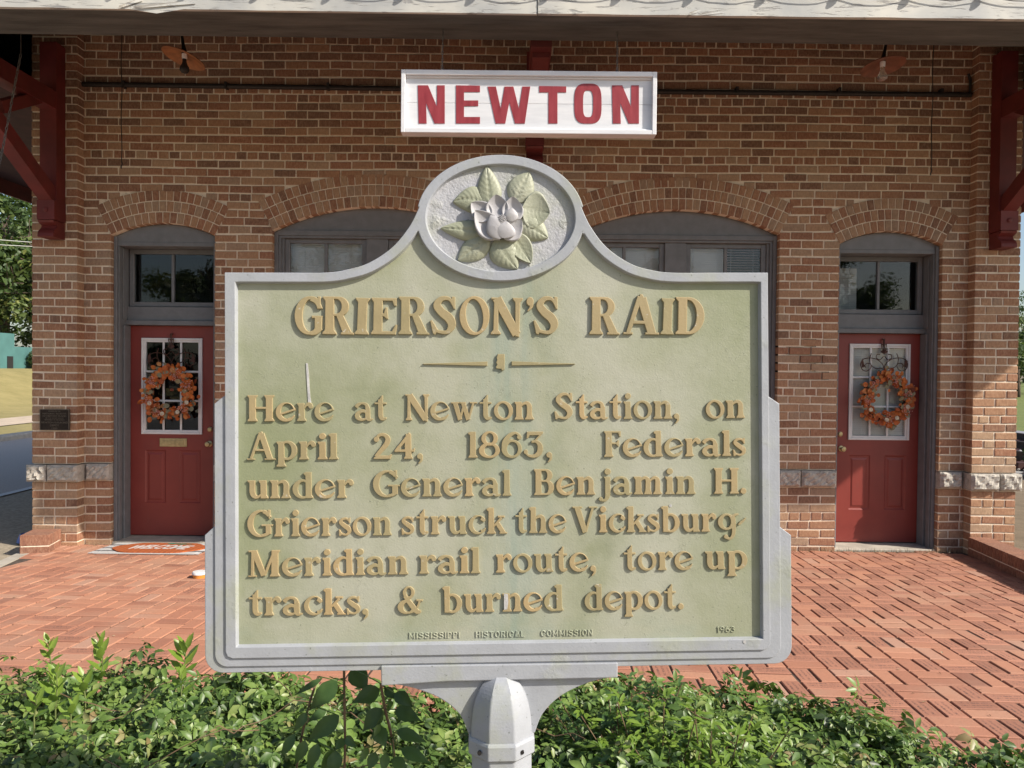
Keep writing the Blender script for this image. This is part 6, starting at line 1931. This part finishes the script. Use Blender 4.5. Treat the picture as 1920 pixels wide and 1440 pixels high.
# --- the creeper bed
def back_edge(x):
    if x < 0.9: return 2.96 + 0.05*math.sin(x*3.1) + 0.03*math.sin(x*7.7+1)
    return 2.98 - 0.05*(x-0.9) - 1.45*max(0, x-1.08)**1.15 if x < 2.2 else 1.3
def mound(x, y):
    e = back_edge(x) - y
    if e < -0.12: return -1
    h = 0.375*smooth01(-0.12, 0.10, e)
    h += 0.035*math.sin(x*5.1+y*2.3) + 0.025*math.sin(x*11.3-y*7.1) + 0.02*math.sin(x*17+y*13)
    h -= 0.04*math.exp(-((x-(-0.02))/0.30)**2) * smooth01(2.2, 2.9, y)*0.9
    h += 0.045*math.exp(-((x+1.55)/0.5)**2)
    return max(h, 0.02)
class Leaves:
    """fast store of small folded leaves"""
    def __init__(s): s.V = []; s.T = []
    def add(s, base, d, nrm, L, W, t, fold=0.16, droop=0.12):
        sd = d.cross(nrm)
        if sd.length < 1e-4: return
        sd.normalize(); nn = sd.cross(d).normalized()
        c1 = base + d*(L*0.33); c2 = base + d*(L*0.72) - nn*(droop*L*0.35); tp = base + d*L - nn*(droop*L)
        up = nn*(fold*W)
        s.V += [base, c1, c2, tp, c1 + sd*(W*0.5) + up, c2 + sd*(W*0.36) + up*0.8, c1 - sd*(W*0.5) + up, c2 - sd*(W*0.36) + up*0.8]
        s.T.append(t)
    def build(s, name, mat):
        n = len(s.T)
        V = np.array([tuple(v) for v in s.V], dtype=np.float32)
        F = np.array([(0,4,1),(1,4,5),(1,5,2),(2,5,3),(0,1,6),(1,7,6),(1,2,7),(2,3,7)])
        F = (F[None] + (np.arange(n)*8)[:, None, None]).reshape(-1, 3)
        me = bpy.data.meshes.new(name)
        me.vertices.add(len(V)); me.vertices.foreach_set('co', V.ravel())
        me.loops.add(F.size); me.loops.foreach_set('vertex_index', F.ravel().astype(np.int32))
        me.polygons.add(len(F)); me.polygons.foreach_set('loop_start', np.arange(0, F.size, 3, dtype=np.int32))
        me.polygons.foreach_set('loop_total', np.full(len(F), 3, dtype=np.int32))
        a = me.attributes.new('tint', 'FLOAT', 'FACE'); a.data.foreach_set('value', np.repeat(np.array(s.T, dtype=np.float32), 8))
        me.polygons.foreach_set('use_smooth', np.ones(len(F), dtype=bool))
        me.materials.append(mat); me.update(calc_edges=True); me.validate()
        o = bpy.data.objects.new(name, me); COL.objects.link(o)
        return o
def rvec(r, s): return Vector((r.gauss(0, s), r.gauss(0, s), r.gauss(0, s)))
LV = Leaves(); r_ = random.Random(33)
def creeper(n, xr, yr, lift, size, dark=0.0):
    for k in range(n):
        x = r_.uniform(*xr); y = r_.uniform(*yr)
        h = mound(x, y)
        if h < 0: continue
        if (x - MKX)**2 + (y - 1.43)**2 < 0.012: continue
        c = Vector((x, y, gz(y) + h*(1 - lift*r_.random()**0.7) + r_.gauss(0, 0.018)))
        nrm = (Vector((0.25, -0.25, 1.0)) + rvec(r_, 0.38)).normalized()
        if back_edge(x) - y < 0.12: nrm = (nrm + Vector((0.2, 0.7, 0))).normalized()
        ref = nrm.cross(Vector((r_.gauss(0, 1), r_.gauss(0, 1), 0.1))).normalized(); ref2 = nrm.cross(ref)
        cnt = r_.choice((3, 5, 5, 5, 4)); a0 = r_.random()*6.28
        S = size * r_.uniform(0.65, 1.3)
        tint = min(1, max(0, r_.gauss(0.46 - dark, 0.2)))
        if r_.random() < 0.09: tint = r_.uniform(0.75, 1.0)
        spread = 1.05
        for q in range(cnt):
            a = a0 + (q - (cnt-1)/2)*spread
            d = (ref*math.cos(a) + ref2*math.sin(a) - nrm*r_.uniform(0.0, 0.5)).normalized()
            L = S*(1.0 - 0.16*abs(q-(cnt-1)/2)) * r_.uniform(0.85, 1.1)
            LV.add(c + d*0.004, d, (nrm + rvec(r_, 0.15)).normalized(), L, L*r_.uniform(0.40, 0.52), min(1, max(0, tint + r_.gauss(0, 0.06))), 0.18, r_.uniform(0.05, 0.3))
MKX = mk_base.x
creeper(16000, (-2.4, 2.1), (1.65, 3.1), 0.34, 0.043)
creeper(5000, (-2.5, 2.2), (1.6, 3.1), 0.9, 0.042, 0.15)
ivy = LV.build('creeper_bed', CREEPER)
tag(ivy, 'low bed of dark green creeper leaves in front of the paving', 'ground cover', kind='stuff')
# dark earth and runners below the leaves
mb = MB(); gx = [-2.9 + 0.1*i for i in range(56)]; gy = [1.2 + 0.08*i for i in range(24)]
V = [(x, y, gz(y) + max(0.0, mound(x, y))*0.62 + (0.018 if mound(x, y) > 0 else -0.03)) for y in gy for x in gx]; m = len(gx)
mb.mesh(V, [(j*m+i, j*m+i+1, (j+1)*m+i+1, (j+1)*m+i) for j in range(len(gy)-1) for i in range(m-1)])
tag(mb.build('bed_soil', simple('dark_soil', (0.035, 0.03, 0.02), 0.95, 0.4, 15, 0.5), smooth=True), kind='structure')
mb = MB()
for k in range(26):
    x, y = r_.uniform(-2.4, 2.2), r_.uniform(1.8, 2.9); a = r_.random()*6.28; pts = []
    for i in range(9):
        h = mound(x, y)
        if h < 0: break
        pts.append((x, y, gz(y) + h + r_.uniform(-0.015, 0.02))); a += r_.gauss(0, 0.4); x += 0.06*math.cos(a); y += 0.04*math.sin(a)
    if len(pts) > 3: mb.tube(pts, 0.0016, 5)
tag(mb.build('creeper_runners', STEM), 'thin brown creeper runners lying over the leaves', 'ground cover', kind='stuff')

GREEN_STEM = simple('green_stem', (0.14, 0.17, 0.05), 0.7, 0.2, 30, 0.1)
# --- young upright shoots standing out of the bed
def sprout(px, ptop, pbase, y, n, label, size=0.05, seed=0, cat='shoot'):
    r = random.Random(seed + int(px)*7)
    b = at(px, pbase, y); tpt = at(px + r.uniform(-6, 6), ptop, y); H = tpt.z - b.z
    g0 = Vector((b.x, y, gz(y)))
    root = empty('young_shoot', g0, label, 'shoot', 'bright young shoots in the creeper bed')
    st = MB(); st.tube([g0, (b.x, y, b.z), ((b.x+tpt.x)/2 + r.uniform(-1, 1)*0.006, y, b.z + H*0.5), (tpt.x, y, b.z + H*0.82)], [0.003, 0.0026, 0.002, 0.0012], 6)
    adopt(st.build('stem', GREEN_STEM), root)
    L_ = Leaves()
    for k in range(n):
        f = k/(n-1); p = Vector((b.x, y, b.z)).lerp(Vector((tpt.x, y, b.z + H*0.8)), f)
        a = k*2.4 + r.random(); up = 0.45 + 1.1*f
        d = Vector((math.cos(a), math.sin(a)*0.8, up)).normalized()
        nrm = Vector((-math.cos(a)*0.7, -math.sin(a)*0.5 - 0.35, 0.6)).normalized()
        s = size*1.1*(0.7 + 0.6*math.sin(math.pi*min(1, f*0.8+0.15)))
        L_.add(p, d, nrm, s, s*0.44, min(1, max(0, 0.35 + 0.5*f + r.gauss(0, 0.12))), 0.14, -0.05)
    o = L_.build('leaves', SHOOT); adopt(o, root)
sprout(192, 1180, 1285, 2.75, 13, 'tall bright green shoot, highest of the shoots in the creeper', 0.050, 1)
sprout(95, 1193, 1240, 2.90, 8, 'short shoot with a rosette of yellow green leaves against the paving', 0.045, 2)
sprout(345, 1195, 1265, 2.80, 11, 'bright green shoot beside the lower left corner of the marker', 0.058, 3)
sprout(104, 1245, 1330, 2.50, 11, 'broad leaved yellow green shoot in the left of the creeper bed', 0.052, 4)
sprout(160, 1258, 1310, 2.55, 7, 'small shoot with upright leaves between two taller shoots', 0.046, 5)
sprout(340, 1256, 1300, 2.55, 6, 'low shoot with three pale leaves, left below the marker corner', 0.044, 6)
sprout(64, 1302, 1345, 2.35, 6, 'small yellow green shoot near the left edge of the bed', 0.044, 7)
sprout(133, 1318, 1352, 2.30, 5, 'tiny single leaved shoot low in the creeper', 0.040, 8)

# --- broad-leaved seedlings beside the post
def broad(pts, leaves, label, y0, seed):
    r = random.Random(seed)
    P = [at(x, y, d) for x, y, d in pts]
    g0 = Vector((P[-1].x, P[-1].y, gz(P[-1].y)))
    root = empty('broadleaf_plant', g0, label, 'plant', 'broad leaved plants beside the post')
    st = MB(); st.tube([tuple(p) for p in catmull([tuple(p) for p in P], 5)] + [tuple(g0)], 0.0032, 6); adopt(st.build('stem', STEM), root)
    for bx, by, tx, ty, w, d, tint in leaves:
        b = at(bx, by, d); t = at(tx, ty, d - 0.02)
        mb = MB(); dv = (t-b); L = dv.length; dv.normalize()
        nrm = (Vector((0.25, -0.9, 0.45)) + rvec(r, 0.12)).normalized(); sd = dv.cross(nrm).normalized(); nn = sd.cross(dv).normalized()
        W = w*0.52/1450*d; n = 10; V = []
        for i in range(n+1):
            s = i/n; ww = W*0.5*(math.sin(math.pi*s**0.68))**1.15 if 0 < s < 1 else 0.0008
            if 0 < s < 1: ww *= 1 + 0.06*(i % 2)
            for q in (-1, -0.5, 0, 0.5, 1):
                V.append(b + dv*(L*s) + sd*(ww*q) + nn*(0.16*ww*abs(q) + 0.05*L*math.sin(math.pi*s) + 0.0015*((i+int(q*2)) % 2)))
        mb.mesh(V, [(i*5+j, i*5+j+1, (i+1)*5+j+1, (i+1)*5+j) for i in range(n) for j in range(4)], 0, tint)
        sp = P[min(range(len(P)), key=lambda k: (P[k]-b).length)]
        mb.tube([sp, b], 0.0014, 5, 0, 0.9)
        adopt(mb.build('leaf', BROAD, smooth=True), root)
broad([(597, 1268, 1.95), (580, 1320, 1.93), (566, 1380, 1.92), (556, 1440, 1.92)],
      [(632, 1276, 580, 1332, 66, 1.94, 0.2), (604, 1272, 552, 1304, 22, 1.94, 0.15), (575, 1336, 550, 1372, 34, 1.92, 0.4), (636, 1342, 576, 1390, 62, 1.90, 0.35),
       (552, 1376, 526, 1422, 36, 1.90, 0.55), (572, 1388, 553, 1434, 44, 1.88, 0.5), (596, 1394, 577, 1446, 44, 1.88, 0.65), (625, 1404, 600, 1450, 40, 1.86, 0.8), (630, 1408, 622, 1460, 54, 1.85, 0.35),
       (612, 1330, 578, 1352, 34, 1.95, 0.3)],
      'tall plant with long dark drooping leaves left of the thin stem', 1.9, 4)
broad([(645, 1250, 1.80), (646, 1330, 1.80), (647, 1400, 1.80), (645, 1450, 1.80)], [(646, 1385, 628, 1408, 30, 1.80, 0.6), (648, 1382, 670, 1400, 34, 1.80, 0.6), (645, 1300, 632, 1320, 14, 1.8, 0.7)],
      'thin bare dark stem standing upright left of the post', 1.8, 5)
broad([(714, 1282, 1.75), (722, 1330, 1.75), (734, 1380, 1.75), (742, 1445, 1.75)],
      [(660, 1252, 690, 1296, 70, 1.80, 0.1), (712, 1292, 660, 1318, 60, 1.78, 0.2), (716, 1328, 680, 1372, 62, 1.76, 0.2), (704, 1364, 724, 1402, 58, 1.74, 0.4), (712, 1358, 699, 1384, 22, 1.74, 0.95),
       (690, 1402, 674, 1432, 26, 1.74, 0.95), (704, 1410, 690, 1446, 40, 1.74, 0.7), (724, 1412, 718, 1450, 36, 1.72, 0.8), (740, 1300, 774, 1326, 50, 1.74, 0.1), (742, 1330, 790, 1352, 56, 1.73, 0.25), (744, 1370, 800, 1392, 44, 1.73, 0.45),
       (752, 1404, 808, 1432, 46, 1.72, 0.6), (738, 1420, 764, 1452, 44, 1.72, 0.75), (722, 1290, 744, 1312, 34, 1.76, 0.15)],
      'bushy plant with broad pointed leaves between thin stem and post', 1.75, 6)
# feathery weeds right of the post
def weed(px, py, y, label, seed):
    r = random.Random(seed); c = at(px, py, y); g0 = Vector((c.x, y, gz(y)))
    root = empty('feathery_weed', g0, label, 'plant', 'feathery weeds right of the post')
    st = MB(); L_ = Leaves()
    for k in range(13):
        a = k*2.4; H = r.uniform(0.36, 0.52)
        e = g0 + Vector((math.cos(a)*0.16*r.random()*1.6, math.sin(a)*0.14*r.random(), H))
        st.tube([g0, g0.lerp(e, 0.6) + Vector((0,0,0.04)), e], 0.0018, 5)
        for i in range(9):
            p = g0.lerp(e, 0.5 + 0.5*i/8) + Vector((0,0,0.02))
            for s in (-1, 1):
                b = r.random()*6.28
                d = Vector((math.cos(b), math.sin(b), r.uniform(-0.1, 0.5))).normalized()
                L0 = r.uniform(0.03, 0.05)
                for q in range(3):
                    dd = (d + rvec(r, 0.35)).normalized()
                    L_.add(p + d*(0.01*q), dd, Vector((0.2, -0.4, 1)).normalized(), L0*0.8, L0*0.26, min(1, max(0, r.gauss(0.35, 0.2))), 0.1, 0.15)
    adopt(st.build('stem', STEM), root); adopt(L_.build('leaves', SHOOT if seed % 2 else BROAD), root)
weed(1240, 1380, 2.25, 'bright green feathery weed right of the post', 11)
weed(1175, 1340, 2.4, 'dark green feathery weed close to the post on its right', 12)
weed(1330, 1410, 2.15, 'low yellow green feathery weed in the middle of the right bed', 13)
# ---------------------------------------------------------------- background
TEAL = simple('teal_wall_paint', (0.065, 0.165, 0.158), 0.7, 0.12, 1.5, 0.1)
tb = empty('teal_building', (-26, 40, 1.55), 'low teal painted block building with a stepped top behind the lawn', 'building')
dstep = 26/(960-27)*1450
mb = MB()
z1 = at(12, 625, 40).z; z2 = at(45, 651, 41.5).z
mb.box(-34, -26, 30, dstep, 1.2, z1); mb.box(-33.8, -26.03, dstep, 46, 1.2, z2)
adopt(mb.build('wall', TEAL), tb)
mb = MB(); yy = 26/(960-26)*1450 - 0.3; mb.box(-26.03, -25.97, yy-0.25, yy+0.2, at(25, 696, 40).z, at(25, 668, 40).z); adopt(mb.build('window', BLACK), tb)

def tree_mesh(seed, H, CR, n, leaf, open_=0.5):
    """trunk with limbs and a crown of many small leaves in uneven clumps"""
    r = random.Random(seed)
    tk = MB()
    def limb(p, d, L, rad, depth, tips):
        pts = [p]; q = p.copy(); dd = d.copy()
        for i in range(5):
            dd = (dd + rvec(r, 0.13) + Vector((0,0,0.05))).normalized(); q = q + dd*(L/5); pts.append(q.copy())
        tk.tube(pts, [rad*(1-0.12*i) for i in range(6)], 7)
        tips.append((q, rad))
        if depth > 0:
            for k in range(r.choice((2, 3, 3))):
                f = r.uniform(0.45, 1.0); b = pts[min(5, int(f*5))]
                nd = (dd + rvec(r, 0.6) + Vector((0,0,0.1))).normalized()
                limb(b, nd, L*r.uniform(0.55, 0.75), rad*0.5, depth-1, tips)
    tips = []
    base = Vector((0,0,-0.1))
    tk.tube([base, (0.05,0,H*0.15), (0,0.05,H*0.34)], [H*0.028, H*0.022, H*0.018], 9)
    for k in range(6):
        a = k*1.05 + r.random()
        limb(Vector((0,0,H*(0.2+0.03*k))), Vector((math.cos(a)*0.8, math.sin(a)*0.8, 0.75)).normalized(), CR*0.62, H*0.010, 2, tips)
    limb(Vector((0,0,H*0.3)), Vector((0,0,1)), H*0.36, H*0.013, 2, tips)
    cl = []
    for k in range(60):
        t_, _ = r.choice(tips); c = t_ + rvec(r, CR*0.16)
        c.z = min(max(c.z, H*0.16), H*0.97)
        cl.append((c, CR*r.uniform(0.13, 0.30), r.gauss(0.48, 0.17)))
    L_ = Leaves()
    for k in range(n):
        c, s, t = r.choice(cl)
        d = rvec(r, 1).normalized(); p = c + Vector((d.x, d.y, d.z*0.7))*s*(r.random()**0.4)
        nrm = (d + Vector((0,0,0.7)) + rvec(r, 0.5)).normalized()
        dd = nrm.cross(rvec(r, 1)).normalized()
        l = leaf*r.uniform(0.6, 1.3)
        L_.add(p, dd, nrm, l, l*0.55, min(1, max(0, t + r.gauss(0, 0.12))), 0.12, 0.1)
    return tk, L_
protos = {}
def tree(kind, x, y, s, rz, label, group='trees behind the teal building'):
    z = terrain(x, y)
    root = empty('tree', (x, y, z), label, 'tree', group)
    root.rotation_euler = (0, 0, rz); root.scale = (s, s, s)
    if kind not in protos:
        sp = {'a': (3, 13, 5.6, 9000, 0.33), 'b': (8, 11, 4.8, 8000, 0.30), 'c': (15, 6, 3.4, 6000, 0.28)}[kind]
        tk, L_ = tree_mesh(*sp)
        t_o = tk.build('trunk', BARK, smooth=True); c_o = L_.build('crown', TREE_LEAF)
        protos[kind] = (t_o.data, c_o.data)
        t_o.parent = root; c_o.parent = root
    else:
        for nm, d in zip(('trunk', 'crown'), protos[kind]):
            o = bpy.data.objects.new(nm, d); COL.objects.link(o); o.parent = root
tree('a', -33.5, 47, 1.2, 0.3, 'tall sunlit tree at the left edge behind the teal building')
tree('b', -33.5, 55, 1.25, 1.9, 'dense tree behind the teal wall, next to the brick pier')
tree('a', -38.0, 58, 1.25, 4.0, 'large tree further back beyond the teal building')
tree('c', -25.0, 49, 0.95, 2.2, 'small dark tree just behind the lower teal wall')
tree('b', -43.0, 52, 1.2, 5.0, 'broad tree far left behind the lawn')
tree('c', -28.2, 50, 0.9, 0.9, 'low bushy tree filling the gap behind the taller teal wall')
tree('c', -31.0, 53, 1.0, 3.9, 'low bushy tree left behind the taller teal wall')
tree('b', -36.0, 66, 1.2, 2.9, 'far tree showing between the nearer crowns behind the teal building')
tree('a', -41.0, 74, 1.2, 0.4, 'farthest tree of the row behind the teal building')
tree('b', 34.0, 52, 0.62, 0.8, 'low tree at the right edge beyond the railway', 'trees beyond the railway')
tree('c', 37.5, 56, 0.7, 3.0, 'small bushy tree just right of the right pier', 'trees beyond the railway')
tree('a', 44.0, 66, 0.6, 1.0, 'distant green tree past the railway lane', 'trees beyond the railway')
# shrubs at the corner of the teal wall
def shrub(x, y, s, label):
    r = random.Random(int(x*10)); z = terrain(x, y); root = empty('shrub', (x, y, z), label, 'shrub')
    L_ = Leaves()
    for k in range(900):
        d = rvec(r, 1).normalized(); p = Vector((x, y, z + s*0.75)) + Vector((d.x*0.8, d.y*0.8, d.z))*s*r.random()**0.4
        L_.add(p, rvec(r, 1).normalized(), d, 0.16, 0.09, min(1, max(0, r.gauss(0.3, 0.2))), 0.1, 0.1)
    adopt(L_.build('crown', TREE_LEAF), root)
    st = MB(); st.tube([(x, y, z-0.05), (x+0.05, y, z+s*0.7)], [0.05, 0.02], 6); adopt(st.build('trunk', BARK), root)
shrub(-25.5, 41.6, 0.62, 'dark vine-like shrub against the lower teal wall')
shrub(9.2, 13.0, 0.55, 'scrubby weeds beside the ballast at the right edge')
# trees across the street, behind the viewer: they show in the window panes
tree('a', -14.0, -24, 0.86, 0.6, 'big tree across the street left of the viewer', 'street trees behind the viewer')
tree('b', -5.0, -27, 0.94, 2.6, 'tree across the street straight behind the viewer', 'street trees behind the viewer')
tree('a', 4.5, -29, 0.86, 4.4, 'tree across the street a little right of the viewer', 'street trees behind the viewer')
tree('b', -24.0, -22, 0.94, 3.3, 'tree across the street far left of the viewer', 'street trees behind the viewer')
for i, (x, y, k, sc_) in enumerate(((-35, -24, 'a', 1.0), (-9.5, -34, 'a', 1.15), (12, -26, 'b', 0.85), (0, -38, 'b', 1.3), (-19, -36, 'a', 1.2), (22, -34, 'a', 0.9), (-46, -30, 'b', 1.3), (9, -40, 'a', 1.1), (33, -40, 'b', 1.0))):  # more unseen trees, added to keep low sky off the upper wall
    tree(k, x, y, sc_*0.85, i*1.7, 'one of the unseen trees added behind the viewer to block low sky', 'trees added behind the viewer to block low sky')
# overhead line to the left
mb = MB()
pl = empty('power_line', (-60, 52, terrain(-60, 52)), 'pair of thin pale overhead wires in front of the left trees', 'power line')
for k, (ya, yb_) in enumerate(((436, 452), (446, 458))):
    a, b = at(-30, ya, 32), at(140, yb_, 40)
    d = b - a
    P0_ = a - d*2.4; P1_ = b + d*1.5
    mb.tube([P0_.lerp(P1_, i/12) - Vector((0,0,0.25*math.sin(math.pi*i/12))) for i in range(13)], 0.016, 5)
adopt(mb.build('cable', simple('pale_cable', (0.5, 0.5, 0.48), 0.5, 0.1, 10, 0)), pl)
mb = MB()
for P_ in (P0_, P1_): mb.tube([(P_.x, P_.y, terrain(P_.x, P_.y)-0.3), (P_.x, P_.y, P_.z+0.6)], [0.16, 0.11], 9)
adopt(mb.build('pole', BARK), pl)
